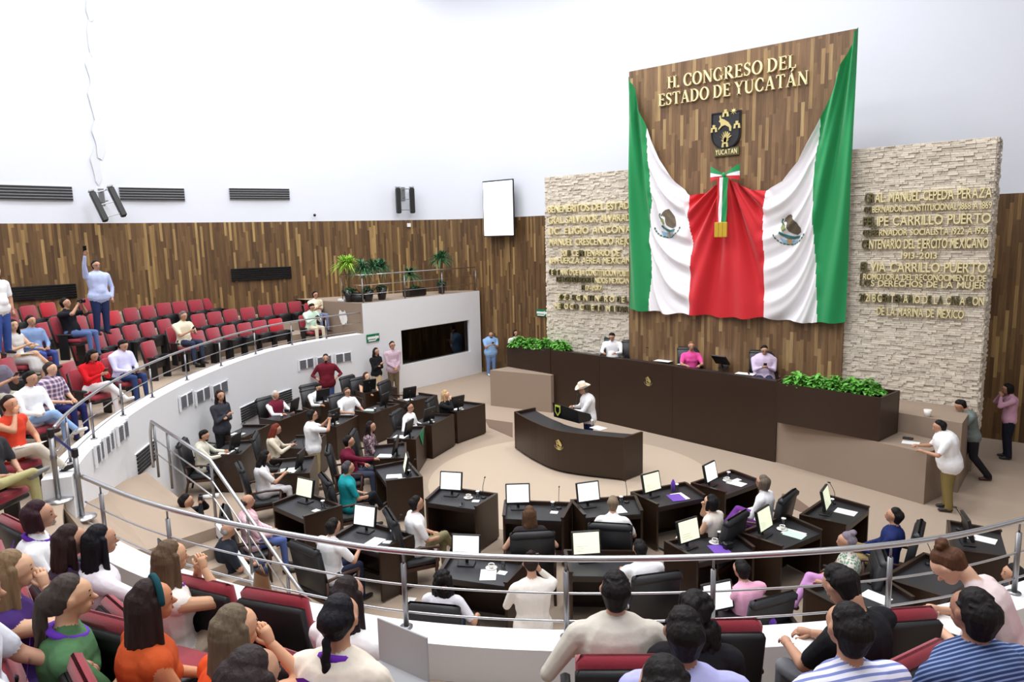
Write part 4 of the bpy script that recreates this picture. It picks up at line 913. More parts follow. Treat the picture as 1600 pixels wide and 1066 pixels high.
for (x, y, az, lab, it, scr, mx) in [
    (-8.02, 8.22, math.radians(106), 'of the man in white with olive trousers, front row centre', 'mcgkqh', 'screen_white', -.22),
    (-6.63, 8.53, math.radians(120), 'of the brown-haired woman seen from behind', 'mgqk', 'screen_white', -.3),
    (-5.77, 9.35, math.radians(136), 'of the grey-haired deputy in white seen from behind', 'mpgk', 'screen_white', -.3),
    (-5.21, 10.41, math.radians(152), 'with a purple folder and purple bottle', 'mPpbg', 'screen_cream', -.28),
    (-4.67, 11.53, math.radians(165), 'nearest the right end of the speaker desk', 'mpcgq', 'screen_white', -.3),
    (-2.79, 11.25, math.radians(174), 'beside the long carpeted box, man in navy', 'mpgk', 'screen_cream', -.1),
    (-.95, 11.3, math.radians(190), 'at the far right edge of the chamber', 'mcpk', 'screen_white', -.1),
    (-9.9, 6.45, math.radians(88), 'in front of the man in the pink shirt by the stairs', 'mkgq', 'screen_cream', -.18),
    (-8.0, 6.3, math.radians(96), 'of the man in white sitting by the stair foot', 'mgqpk', 'screen_white', -.25),
    (-6.0, 6.5, math.radians(111), 'of the curly-haired woman, just behind the near railing', 'mcgqp', 'screen_white', -.25),
    (-4.75, 7.62, math.radians(125), 'of the man in white with short hair, second row', 'mk', 'screen_cream', -.25),
    (-3.84, 8.97, math.radians(150), 'with camera and purple folder, second row', 'mPcg', 'screen_cream', -.3),
    (-3.2, 10.0, math.radians(163), 'covered with open papers, second row', 'mppcgG', 'screen_cream', -.26),
    (-2.75, 7.4, math.radians(137), 'with a purple scarf, close under the near parapet', 'mg', 'screen_white', -.28),
    (-1.85, 8.75, math.radians(150), 'low at the right with a small mirror case', 'pk', 'screen_white', -.28),
    (-1.27, 9.75, math.radians(165), 'with a green phone on it', 'k', 'screen_white', -.28),
    (-12.45, 12.95, math.radians(2), 'of the blonde woman in black', 'mpkc', 'screen_white', .28),
    (-12.2, 11.6, math.radians(16), 'of the man in white with glasses, leftmost front row', 'mcgk', 'screen_white', .28),
    (-11.77, 10.4, math.radians(35), 'with a green pennant on its front', 'mpqk', 'screen_white', .26),
    (-11.0, 9.25, math.radians(48), 'where the man in maroon reaches out', 'mpk', 'screen_white', .26),
    (-9.92, 8.5, math.radians(62), 'of the person in the teal shirt', 'mpqkg', 'screen_cream', .2),
    (-14.3, 13.0, math.radians(-2), 'with an empty chair, back row left', 'mpk', 'screen_white', .26),
    (-14.24, 11.6, math.radians(12), 'with yellow papers, second row left', 'mGg', 'screen_white', -.2),
    (-14.05, 10.15, math.radians(24), 'behind the standing photographer', 'mcqk', 'screen_white', .28),
    (-16.2, 11.5, math.radians(8), 'of the man in white, back row by the gallery wall', 'mp', 'screen_white', .28),
    (-16.1, 13.1, math.radians(-4), 'of the woman in the black sleeveless top', 'mk', 'screen_white', .26),
    (-15.66, 9.75, math.radians(18), 'of the old man in the red vest', 'mg', 'screen_white', -.3),
    (-15.1, 8.35, math.radians(28), 'with papers and microphones, left of the red vest man', 'ppk', 'screen_white', .28),
    (-14.0, 7.45, math.radians(42), 'of the bearded man in a khaki shirt', 'mpqg', 'screen_white', .2),
    (-13.15, 8.6, math.radians(34), 'of the red-haired woman', 'k', 'screen_white', .28),
    (-11.83, 7.55, math.radians(48), 'of the dark-haired woman in white with papers', 'mGpq', 'screen_white', .22)]:
    desk(x, y, az, DL+lab, it, None, scr, mx)
q = Vector((-3.84, 8.97, .765))+Matrix.Rotation(rotm(math.radians(150)), 3, 'Z') @ Vector((.18, -.12, 0)); o = thing('camera', 'black camera lying on the desk beside the purple folder', 'camera', q, 1.2)
b = MB(); b.rbox(-.07, .07, -.035, .035, 0, .09, .012); b.obj('camera_body', 'black_plastic', o); b = MB(); b.lathe([(.034, 0), (.036, .08), (.03, .08)], 16, M=Matrix.Translation((0, .03, .045)) @ Matrix.Rotation(-math.pi/2, 4, 'X')); b.obj('lens', 'black_gloss', o, True)
# green pennant
p = Vector((-11.77, 10.4)); a_ = math.radians(35); R = Matrix.Rotation(rotm(a_), 3, 'Z')
b = MB(); pts = [(-.3, .365, .84), (.25, .365, .84), (-.05, .372, .5)]; b.add([Vector((p.x, p.y, 0))+R @ Vector(q) for q in pts+[(x, y+.006, z) for x, y, z in pts]], [(0, 1, 2), (5, 4, 3), (0, 3, 4, 1), (1, 4, 5, 2), (2, 5, 3, 0)]); tag(b.obj('pennant', 'green_cloth'), 'triangular green kerchief hung over the front of a desk', 'kerchief')
# presidium desk items
for i, (x, y, lab) in enumerate(((918, 541, 'by the man in white'), (1012, 557, 'beside the empty chair'), (1130, 573, 'between the woman in pink and the man in lilac'))):
    p = atz(x, y, 1.78); o = monitor((p.x, p.y+.03, 1.77), math.radians(165), 'monitor on the presidium desk '+lab); o.rotation_euler = (math.radians(-32), 0, math.radians(172))
for i, (x, y, lab) in enumerate(((953, 548, 'before the man in white'), (1036, 564, 'left of the woman in pink'), (1073, 570, 'before the woman in pink'), (1165, 584, 'before the man in lilac'))):
    p = atz(x, y, 1.775); paper((p.x, p.y, 1.772), random.uniform(-.2, .2), 'white papers on the presidium desk '+lab, .45, .24)
p = atz(928, 665, .885); glass((p.x-.05, p.y, .885), 'water glass on the speaker desk beside the lectern')
p = atz(935, 669, .885); paper((p.x, p.y, .885), -.2, 'white sheets on the speaker desk right of the lectern', .32, .24)
lm = thing('microphone', 'microphone on the lectern pointing at the man in the hat', 'microphone', (LCt.location.x-.1, LCt.location.y+.1, 1.05), .6)
b = MB(); b.tube(cr([(0, 0, 0), (.1, .1, .15), (.14, .2, .33)], 4), .007, 6); b.ellip((.15, .22, .35), (.02, .045, .02), n=8); b.obj('gooseneck', 'black_plastic', lm)
for (x, y, z, lab, w_, h_) in ((1423, 692, 1.005, 'white papers on the carpeted box under the hand of the man in white', .3, .22),): p = atz(x, y, z); paper((p.x, p.y, 1.002), .1, lab, w_, h_)
p = atz(1417, 688, 1.0); b = MB(); b.rbox(-.09, .09, -.05, .05, 0, .03, .005); tag(b.obj('camera_battery', 'black_plastic', None, loc=(p.x, p.y+.1, 1.0)), 'small black device on the carpeted box by the papers', 'device')
p = atz(1449, 651, 1.4); b = MB(); b.lathe([(.05, 0), (.075, .14), (.07, .14)], 14); tag(b.obj('paper_cup', 'china', None, True, loc=(p.x, p.y, 1.4)), 'white cup on the carpeted ledge below the stone slab', 'cup')
for (x, y, z, lab) in ((713, 958, .0, 'crumpled white paper on the chamber floor by the desk near the railing'),): pass
p = atz(640, 940, 0); paper((p.x, p.y, .004), .4, 'white card lying on the floor between two desks', .14, .2)
p = atz(1195, 968, .8); b = MB()
for k in range(5): b.ellip((random.uniform(-.08, .08), random.uniform(-.06, .06), .04+random.uniform(0, .04)), (.08, .05, .05), n=8)
tag(b.obj('scarf', 'purple_cloth', None, True, loc=(p.x, p.y, .765)), 'bunched purple scarf on a low desk under the near railing', 'scarf')
# ------------------------------------------------------------ executive chair
def make_chair():
    o = thing('executive_chair', '', 'chair')
    M = Matrix.Translation((0, -.24, .46)) @ Matrix.Rotation(.16, 4, 'X')
    b = MB(); b.rbox(-.29, .29, -.05, .05, .0, .68, .035, M=M); b.obj('backrest', 'leather', o, True)
    b = MB(); b.rbox(-.295, .295, -.075, .04, .6, .74, .045, M=M); b.obj('head_roll', 'leather', o, True)
    b = MB(); b.rbox(-.28, .28, -.27, .27, .36, .48, .04); b.obj('seat', 'leather', o, True)
    b = MB(); b.box(-.27, .27, -.26, .25, .31, .37); b.obj('seat_frame', 'chair_wood', o)
    for s_ in (-1, 1):
        b = MB(); b.tube([(s_*.31, -.26, .68), (s_*.32, 0, .69), (s_*.32, .24, .66), (s_*.31, .27, .6)], .022, 8); b.obj('armrest', 'chair_wood', o, True)
        b = MB(); b.tube([(s_*.31, .22, .0), (s_*.31, .2, .3), (s_*.32, .24, .64)], [.02, .026, .02], 8); b.obj('leg', 'chair_wood', o, True)
        b = MB(); b.tube([(s_*.29, -.32, .0), (s_*.29, -.24, .34), (s_*.3, -.26, .66)], [.02, .026, .02], 8); b.obj('leg', 'chair_wood', o, True)
    return o
CH0 = make_chair(); CH0.scale = (1.07, 1.04, .97); chf = [True]
def chair(x, y, az, label, z=0):
    if chf[0]: o = CH0; o.location = (x, y, z); o.rotation_euler = (0, 0, rotm(az)); o['label'] = label; chf[0] = False; index_kids(o); return o
    return dup(CH0, (x, y, z), rotm(az), label)
for (x, y, z, v, fz, lab) in ((603, 598, 1.1, 110, 0, 'with its back to the couple at the window'), (545, 590, 1.1, 120, 0, 'between the man in maroon and the woman in black'),
    (270, 655, 1.1, 95, 0, 'tall by the landing rail at the gallery wall'), (313, 657, 1.1, 95, 0, 'behind the bearded man in khaki'), (990, 533, 2.2, 175, PLZ, 'at the presidium, empty between the man in white and the woman in pink'), (485, 603, 1.1, 130, 0, 'just left of the man in white, back row')):
    p = atz(x, y, z); a_ = vaz(v); chair(p.x+.3*math.cos(a_), p.y+.3*math.sin(a_), a_, 'empty black leather chair '+lab, fz)
# ------------------------------------------------------------ theatre seats
def make_seat(up, bright=False):
    o = thing('theatre_seat', '', 'seat'); rf = 'red_fabric_bright' if bright else 'red_fabric'
    M = Matrix.Translation((0, -.18, .3)) @ Matrix.Rotation(.2, 4, 'X')
    b = MB(); b.rbox(-.25, .25, .0, .08, .06, .645, .03, M=M); b.obj('back_cushion', rf, o, True)
    b = MB(); b.rbox(-.255, .255, -.045, .015, -.05, .6, .02, M=M); b.obj('back_shell', 'black_plastic', o, True)
    if up:
        b = MB(); b.rbox(-.23, .23, -.02, .05, .28, .6, .025); b.obj('seat_underside', 'black_plastic', o, True)
        b = MB(); b.rbox(-.235, .235, -.07, -.015, .3, .58, .02); b.obj('seat_cushion', rf, o, True)
    else:
        b = MB(); b.rbox(-.235, .235, -.14, .33, .36, .45, .03); b.obj('seat_cushion', rf, o, True)
        b = MB(); b.rbox(-.23, .23, -.14, .31, .3, .37, .02); b.obj('seat_underside', 'black_plastic', o, True)
    for s_ in (-1, 1):
        b = MB(); b.rbox(s_*.29-.03, s_*.29+.03, -.14, .2, .53, .575, .015); b.obj('armrest', 'black_plastic', o, True)
        b = MB(); b.rbox(s_*.29-.018, s_*.29+.018, -.1, .1, 0, .54, .008); b.obj('side_support', 'black_plastic', o)
    return o
SEATS = {}
seat_pos = []
def seat(x, y, az, z, label, up, bright=False):
    k = (up, bright)
    if k not in SEATS: o = make_seat(up, bright); SEATS[k] = o; o.location = (x, y, z); o.rotation_euler = (0, 0, rotm(az)); o['label'] = label; index_kids(o)
    else: o = dup(SEATS[k], (x, y, z), rotm(az), label)
    o.scale = (1, 1, 1.1 if (x > -7.2 and y < 8) else 1)
    o['group'] = 'theatre seats of the public gallery'; seat_pos.append((x, y, z)); return o
# ------------------------------------------------------------ people
TMP = bpy.data.scenes.new('build'); QUEUE = []
class PR:                                   # rounded-cone / ellipsoid soup
    def __init__(s): s.p = []
    def cap(s, a, b_, ra, rb, m=0, kx=1, ky=1): s.p.append((Vector(a), Vector(b_), ra, rb, m, kx, ky)); return s
    def xf(s, M): s.p = [(M @ a, M @ b_, ra, rb, m, kx, ky) for a, b_, ra, rb, m, kx, ky in s.p]; return s
    def mesh(s, seg=10):
        b = MB()
        for a, c, ra, rb, m, kx, ky in s.p:
            ax = (c-a); L = ax.length; d = ax/L if L > 1e-5 else Vector((0, 0, 1)); u = d.orthogonal().normalized(); v = d.cross(u); mid = (a+c)/2; vs = []; rings = []
            for k in range(5): t = math.pi/2*k/4; rings.append((a-d*ra*math.cos(t), max(ra*math.sin(t), 1e-4)))
            for k in range(5): t = math.pi/2*k/4; rings.append((c+d*rb*math.sin(t), max(rb*math.cos(t), 1e-4)))
            for p, r in rings:
                for q in range(seg):
                    th = 2*math.pi*q/seg; w_ = p+(u*math.cos(th)+v*math.sin(th))*r; w_ = Vector((mid.x+(w_.x-mid.x)*kx, mid.y+(w_.y-mid.y)*ky, w_.z)); vs.append(w_)
            b.add(vs, [(i*seg+q, i*seg+(q+1) % seg, (i+1)*seg+(q+1) % seg, (i+1)*seg+q) for i in range(9) for q in range(seg)]+[tuple(range(seg-1, -1, -1)), tuple(9*seg+q for q in range(seg))])
        return b
    def label(s, P):
        best = np.full(len(P), 1e9); lab = np.zeros(len(P), int)
        for a, c, ra, rb, m, kx, ky in s.p:
            mid = (a+c)/2; q = P.copy(); q[:, 0] = mid.x+(q[:, 0]-mid.x)/kx; q[:, 1] = mid.y+(q[:, 1]-mid.y)/ky
            A = np.array(a); B = np.array(c); AB = B-A; l2 = max((AB@AB), 1e-9); t = np.clip((q-A)@AB/l2, 0, 1)
            dd = np.linalg.norm(q-A-t[:, None]*AB, axis=1)-(ra+(rb-ra)*t); dd *= min(kx, ky, 1.0)**.5
            k = dd < best; best[k] = dd[k]; lab[k] = m
        return lab
def queue(pr, name, mats, parent, vox, smooth=2, extra=None, noise=0):
    b = pr.mesh(); me = bpy.data.meshes.new('tmp'); me.from_pydata(b.v, [], b.f); o = bpy.data.objects.new('tmp', me); TMP.collection.objects.link(o)
    r = o.modifiers.new('r', 'REMESH'); r.mode = 'VOXEL'; r.voxel_size = vox; r.adaptivity = 0
    s_ = o.modifiers.new('s', 'SMOOTH'); s_.factor = .5; s_.iterations = smooth
    QUEUE.append((o, pr, name, mats, parent, extra, noise))
def flush():
    TMP.view_layers[0].update(); dg = TMP.view_layers[0].depsgraph
    for o, pr, name, mats, parent, extra, noise in QUEUE:
        me = bpy.data.meshes.new_from_object(o.evaluated_get(dg)); me.name = name
        n = len(me.polygons); cen = np.zeros(n*3); me.polygons.foreach_get('center', cen); lab = pr.label(cen.reshape(-1, 3))
        me.materials.clear()
        if extra is not None:                                   # fingers etc. join as islands rooted in the palm
            bm = bmesh.new(); bm.from_mesh(me); em = bpy.data.meshes.new('e'); em.from_pydata(extra.v, [], extra.f); bm.from_mesh(em); bm.to_mesh(me); bm.free(); lab = np.concatenate([lab, np.zeros(len(me.polygons)-n, int)]); bpy.data.meshes.remove(em)
        for m_ in mats: me.materials.append(m_)
        me.polygons.foreach_set('material_index', lab.astype(np.int32)); me.polygons.foreach_set('use_smooth', [True]*len(me.polygons)); me.update()
        ob = link(name, me, parent)
    for o, *_ in QUEUE: me = o.data; bpy.data.objects.remove(o); bpy.data.meshes.remove(me)
    QUEUE.clear(); bpy.data.scenes.remove(TMP)
def ik(S, T, l1, l2, pole):
    d = T-S; L = d.length
    if L > (l1+l2)*.995: T = S+d*((l1+l2)*.995/L); d = T-S; L = d.length
    L = max(L, abs(l1-l2)+.02); a = (l1*l1-l2*l2+L*L)/(2*L); h = math.sqrt(max(l1*l1-a*a, 0)); u = d.normalized(); p = pole-u*pole.dot(u)
    return S+u*a+p.normalized()*h, T
def hand(ex, W, d, side_, s=1, curl=.8):
    """palm with four unequal bent fingers and a thumb, rooted at the wrist W and pointing along d"""
    d = d.normalized(); up = Vector((0, 0, 1)); x = d.cross(up)
    if x.length < .2: x = Vector((1, 0, 0))
    x.normalize(); n = x.cross(d).normalized()    # n ~ back of hand, x ~ across the palm
    F = lambda a, b_, c: W+(x*a+d*b_+n*c)*s
    ex.tube([F(0, -.02, 0), F(0, .02, 0), F(0, .06, 0), F(0, .085, 0)], [.022*s, .03*s, .034*s, .03*s], 8)
    for k, (o_, L) in enumerate(((-.028, .062), (-.01, .072), (.009, .068), (.026, .052))):
        a = curl*(1+.1*k); ex.tube([F(o_, .07, 0), F(o_, .07+L*.45, -.004), F(o_, .07+L*.45+L*.35*math.cos(a), -.004-L*.35*math.sin(a)), F(o_, .07+L*.45+L*.35*math.cos(a)+L*.25*math.cos(a*1.7), -.004-L*.35*math.sin(a)-L*.25*math.sin(a*1.7))], [.0095*s, .0085*s, .008*s, .006*s], 6)
    t = -side_; ex.tube([F(t*.02, .015, -.005), F(t*.045, .045, -.012), F(t*.05, .075, -.022), F(t*.044, .095, -.03)], [.013*s, .011*s, .0095*s, .007*s], 6)
SK = (178, 128, 98); BLACK = (22, 18, 18)
POSES = {   # hand targets relative to the hip centre (x = right, y = forward, z = up), left then right
    'lap': ((-.1, .3, .12), (.1, .3, .12)), 'desk': ((-.16, .42, .24), (.16, .42, .24)), 'phone': ((-.05, .32, .3), (.05, .32, .3)), 'write': ((-.12, .42, .16), (.08, .42, .18)),
    'chin': ((-.12, .3, .14), (.05, .17, .56)), 'cam': ((-.07, .24, .64), (.07, .24, .64)), 'chinb': ((-.04, .22, .52), (.05, .22, .54)), 'side': ((-.26, .05, -.1), (.26, .05, -.1)),
    'fold': ((.0, .17, .23), (.0, .21, .3)), 'clasp': ((-.03, .24, .03), (.03, .24, .03)), 'raise': ((-.26, .06, -.08), (.3, .22, .95)), 'reachr': ((-.12, .34, .14), (.1, .56, .22)),
    'arms': ((-.3, .2, .16), (.3, .2, .16)), 'hold': ((-.1, .36, .26), (.12, .36, .3)), 'up_r': ((-.1, .3, .12), (.16, .34, .5)), 'low': ((-.2, .38, .2), (.2, .38, .2))}
people = []
def person(label, px, py, v, fz=0, sit=True, pose='lap', top=(240, 240, 242), kind='plain', top2=None, sleeve='short', bottom=(48, 56, 80), legs='n', hair='short', hc=BLACK, skin=SK, fem=False,
           lean=0., hy=0., hp=0., s=1., bulk=1., shoe=(40, 34, 32), vox=.02, scarf=None, hat=None, glasses=False, skirt=None, item=None, chairk=None, twist=0, seatlabel=None, st=24, dark_top=None, pos=None, mask=None, beard=False, vest=None, hem=True, headband=None):
    if pos is not None and pos[0] == 'W': s = min(1.1, hitcurve(px, py, offs(farc, .32))[0].z/1.6)
    P = .555 if sit else .92; P *= 1 if sit else s
    az = vaz(v); rz = rotm(az)
    Lm = Matrix.Translation((0, 0, P)) @ Matrix.Rotation(-lean, 4, 'X') @ Matrix.Rotation(twist, 4, 'Z') @ Matrix.Scale(s, 4)          # upper body (leans forward)
    Hm = Lm @ Matrix.Translation((0, .02, .535)) @ Matrix.Rotation(hy, 4, 'Z') @ Matrix.Rotation(-hp, 4, 'X') @ Matrix.Translation((0, .02, .135))
    hc_ = Hm.translation
    if pos is None:
        q = atz(px, py, fz+hc_.z); o2 = Matrix.Rotation(rz, 3, 'Z') @ Vector((hc_.x, hc_.y, 0)); loc = Vector((q.x-o2.x, q.y-o2.y, fz))
    elif pos[0] == 'W':
        q = hitcurve(px, py, offs(farc, .32))[0]; loc = Vector((q.x, q.y, 0))
    elif pos[0] == 'A': yy = pos[3] if len(pos) > 3 else 16.62; q = aty(pos[1], pos[2], yy); loc = Vector((q.x, yy, q.z-hc_.z)); fz = loc.z
    else: loc = Vector(pos)
    if sit or fz < .2:
        ci = min(range(len(allc)), key=lambda i: (allc[i]-loc.xy).length); cc_ = allc[ci]; tt = (allc[min(ci+1, len(allc)-1)]-allc[max(ci-1, 0)]).normalized(); nn = Vector((tt.y, -tt.x))
        if nn.dot(Vector((-8.3, 11))-cc_) < 0: nn = -nn
        sd_ = (loc.xy-cc_).dot(nn)
        if fz == G0 and sd_ > -1.15 and loc.y > 5.5: loc.xy += nn*(-1.15-sd_)
        if fz < .2 and sd_ < .4 and loc.y < 14.2: loc.xy += nn*(.4-sd_)
        if fz < .2 and not sit and loc.y > 14 and loc.y < 19.5: loc.x = max(loc.x, -17.55)
    R = thing('person', label, 'person', loc, rz)
    sw = .182 if fem else .214; B = bulk*(1.09 if fem else 1.2)
    pr = PR(); up = PR()
    up.cap((0, 0, .04), (0, -.005, .2), .135*B, .12*B, 1, 1.18).cap((0, -.005, .2), (0, -.012, .385), .118*B, .132*B, 1, 1.34)
    up.cap((-sw+.02, -.01, .43), (sw-.02, -.01, .43), .08, .08, 1).cap((-.06, -.01, .47), (.06, -.01, .47), .06, .06, 1)
    if hem: up.cap((-.06, 0, -.02), (.06, 0, -.02), .132*B, .132*B, 1)
    if B > 1.1: up.cap((0, .07, .1), (0, .06, .18), .12, .11, 1, 1.2)
    if fem: up.cap((-.07, .075, .31), (.07, .075, .31), .062, .062, 1)
    up.cap((0, -.005, .48), (0, .015, .6), .056, .052, 0)
    if sleeve != 'none': up.cap((-.03, .0, .5), (.03, .0, .5), .062, .06, 1)
    if vest: up.p = [tuple(list(q[:4])+[4 if q[4] == 1 else q[4]]+list(q[5:])) for q in up.p]; up.cap((0, .11, .42), (0, .115, .3), .045, .03, 1)
    up.xf(Lm)
    for q in up.p: pr.p.append(tuple(list(q[:2])+[q[2]*s, q[3]*s]+list(q[4:])))
    hd = PR(); hd.cap((0, -.012, .012), (0, .008, .018), .086, .084, 0, .92, 1.03).cap((0, .02, -.03), (0, .045, -.06), .062, .042, 0, .95).cap((0, .08, .0), (0, .104, -.026), .009, .015, 0)
    hd.cap((-.08, -.0, -.01), (-.083, -.004, .012), .012, .017, 0, .7).cap((.08, .0, -.01), (.083, -.004, .012), .012, .017, 0, .7)
    hd.cap((-.03, .072, -.052), (.03, .072, -.052), .012, .012, 0)
    hd.xf(Hm)
    for q in hd.p: pr.p.append(tuple(list(q[:2])+[q[2]*s, q[3]*s]+list(q[4:])))
    # arms
    ex = MB(); hl = POSES[pose] if isinstance(pose, str) else pose; wr = []
    for sd, tg in ((-1, hl[0]), (1, hl[1])):
        S = Lm @ Vector((sd*(sw+.012), -.01, .425)); T = Vector((tg[0], tg[1], P+tg[2])); pole = Vector((sd*.8, -.35, -.9)) if tg[2] < .8 else Vector((sd*1, .2, -.2))
        E_, T = ik(S, T, .285*s, .255*s, pole); W = T
        if sleeve == 'long': pr.cap(S, E_, .06*B**.5, .048, 1).cap(E_, W+(E_-W).normalized()*.03, .048, .036, 1).cap(W+(E_-W).normalized()*.04, W, .028, .026, 0)
        elif sleeve == 'short': M_ = S.lerp(E_, .72); pr.cap(S, M_, .064*B**.5, .058, 1).cap(S.lerp(E_, .5), E_, .043, .042, 0).cap(E_, W, .042, .027, 0)
        else: pr.cap(S, E_, .052, .042, 0).cap(E_, W, .041, .026, 0)
        dr = (W-E_).normalized()
        if tg[2] > .45: dr = (dr+Vector((0, .2, .3))).normalized()
        hand(ex, W, dr, sd, s*.95); wr.append(W+dr*.07)
    # legs
    if sit:
        for sd in (-1, 1):
            Hp = Vector((sd*.095, .0, P-.01)); K = Vector((sd*(.12 if not fem else .07), .44, P+.0)); A = Vector((sd*(.13 if not fem else .08), .46, .09)); ft = Vector((0, 1, -.0))
            if legs == 'tuck': K.y = .24; A.y = .2
            if legs == 'x' and sd == 1: K = Vector((.03, .44, P+.12)); A = Vector((-.16, .62, P-.19)); ft = Vector((-.3, .8, .35)).normalized()
            if legs == 'fig4' and sd == 1: K = Vector((.3, .4, P+.1)); A = Vector((-.08, .48, P+.12)); ft = Vector((-.7, .5, .3)).normalized()
            bk_ = 2 if skirt is None else 0
            pr.cap(Hp, K, .088*B**.5, .064, 2 if skirt != 'bare' else 0).cap(K, A, .062 if bk_ == 2 else .05, .045 if bk_ == 2 else .034, bk_)
            pr.cap(A+Vector((0, 0, -.045))-ft*.03, A+Vector((0, 0, -.055))+ft*.16, .04, .032, 3)
        pr.cap((-.08, 0, P-.01), (.08, 0, P-.01), .125*B**.5, .125*B**.5, 2)
        if skirt: pr.cap((0, .02, P-.01), (0, .36, P+.0), .13, .12, 2, 1.35).cap((0, .4, P-.02), (0, .42, P-.16), .11, .12, 2, 1.4)
    else:
        for sd in (-1, 1):
            Hp = Vector((sd*.09, 0, P-.03)); K = Vector((sd*.1, .02, .5)); A = Vector((sd*.11, -.02, .1))
            if legs == 'walk': K = Vector((sd*.1, .1 if sd > 0 else -.02, .5)); A = Vector((sd*.1, .14 if sd > 0 else -.32, .1))
            if legs == 'bend': K = Vector((sd*.1, .12, .5)); A = Vector((sd*.12, -.04, .1))
            bk_ = 2 if not skirt else 0
            pr.cap(Hp, K, .108*B**.5, .082, 2).cap(K, A, .08 if bk_ == 2 else .055, .066 if bk_ == 2 else .036, bk_).cap(A+Vector((0, -.03, -.05)), A+Vector((0, .15, -.06)), .042, .034, 3)
        pr.cap((-.07, 0, P-.02), (.07, 0, P-.02), .125*B**.5, .125*B**.5, 2)
        if skirt: pr.cap((0, 0, P-.05), (0, .02, .42), .14, .19, 2, 1.15)
    ms = [skinm(skin), cloth(top, kind, top2, st), cloth(bottom), mat('shoe_%d_%d_%d' % shoe, shoe, .5)]+([cloth(vest)] if vest else [])
    queue(pr, 'body', ms, R, vox, 2, ex)
    # face
    fb = MB(); X = Hm
    for sd in (-1, 1):
        fb.ellip((sd*.031, .077, .004), (.011, .009, .0065), M=X, n=8, mi=0); fb.ellip((sd*.031, .079, .031), (.016, .007, .0035), M=X, n=8, mi=1)
    fb.ellip((0, .088, -.055), (.022, .007, .006), M=X, n=8, mi=2)
    if beard: fb.ellip((0, .066, -.075), (.045, .03, .032), M=X, n=10, mi=1)
    me = fb.mesh('facial_features', ['eye_dark', hairm(hc), 'lip'], True); link('facial_features', me, R)
    # hair
    H = PR(); hv = vox*.55
    def strands(n, x0, y0, z0, L, spread, rad=.011, back=-.02):
        for _ in range(n):
            a = random.uniform(-2.5, .6) if False else random.uniform(math.pi*1.02, math.pi*1.98); cx, cy = math.cos(a), math.sin(a)
            p0 = Vector((cx*.06, -.01+cy*.07, .08)); p1 = Vector((cx*.088, -.02+cy*.09, .0)); p2 = Vector((cx*(.09+spread), -.03+cy*(.07)+back, -L*random.uniform(.82, 1.05)))
            pm = (p1+p2)/2+Vector((cx*.012+random.uniform(-.01, .01), cy*.015, 0)); H.cap(p0, p1, rad, rad*1.2).cap(p1, pm, rad*1.2, rad*1.25).cap(pm, p2, rad*1.25, rad*.7)
    if hair != 'bald': H.cap((0, -.036, .03), (0, -.021, .057), .091, .077, 0, .98, 1.0)
    if hair == 'short': H.cap((0, -.052, -.05), (0, -.06, .02), .058, .078, 0, 1.15)
    if hair == 'bald': H.cap((-.05, -.045, -.01), (.05, -.045, -.01), .045, .045); H.cap((0, -.06, -.005), (0, -.065, .02), .05, .04, 0, 1.4)
    if hair == 'bob': H.cap((0, -.05, -.06), (0, -.05, .02), .07, .085, 0, 1.3); [H.cap((sd*.08, -.01, .03), (sd*.085, .01, -.08), .028, .025) for sd in (-1, 1)]
    if hair in ('long', 'vlong'):
        L = .3 if hair == 'long' else .44
        H.cap((0, -.05, .0), (0, -.075, -L*.55), .08, .06, 0, 1.25).cap((0, -.075, -L*.5), (0, -.095, -L), .058, .03, 0, 1.7)
        [H.cap((sd*.078, -.005, .03), (sd*.092, -.005, -L*.55), .024, .022) for sd in (-1, 1)]; strands(34 if vox < .018 else 8, 0, 0, 0, L, .015, .011)
    if hair in ('pony', 'braid'):
        z = .03 if hair == 'pony' else -.05; H.cap((0, -.06, -.02), (0, -.07, .02), .055, .07, 0, 1.15)
        for k in range(9): t = k/9; H.cap((random.uniform(-.01, .01), -.12-.03*math.sin(t*3), z-t*.3), (0, -.125-.03*math.sin(t*3+.3), z-t*.3-.035), .034-.012*t if hair == 'pony' else .022, .03-.012*t if hair == 'pony' else .017)
        if hair == 'pony':
            for _ in range(14): a = random.uniform(0, 6.28); H.cap((.02*math.cos(a), -.12, .02), (.05*math.cos(a), -.15+.03*math.sin(a), -.3*random.uniform(.7, 1.05)), .014, .007)
    if hair == 'bun': H.cap((0, -.06, -.02), (0, -.07, .02), .055, .07, 0, 1.1).cap((0, -.075, .115), (0, -.085, .125), .042, .042); [H.cap((.04*math.cos(k), -.08+.03*math.sin(k), .12), (.04*math.cos(k+.8), -.08+.035*math.sin(k+.8), .13), .016, .016) for k in (0, 1, 2, 3, 4, 5, 6)]
    if hair == 'curly':
        for _ in range(70):
            a = random.uniform(0, 6.283); e = random.uniform(-1.0, 1.5); q = Vector((math.cos(a)*math.cos(e), math.sin(a)*math.cos(e), math.sin(e)))
            if q.y > .35 and q.z < .55: continue
            c_ = Vector((0, -.035, -.01))+Vector((q.x*.1, q.y*.1, q.z*.12)); H.cap(c_, c_+Vector((random.uniform(-.02, .02), 0, -.03)), .027, .022)
        for _ in range(24): a = random.uniform(math.pi, 2*math.pi); c_ = Vector((math.cos(a)*.11, -.03+math.sin(a)*.08, random.uniform(-.22, -.06))); H.cap(c_, c_+Vector((0, 0, -.04)), .03, .024)
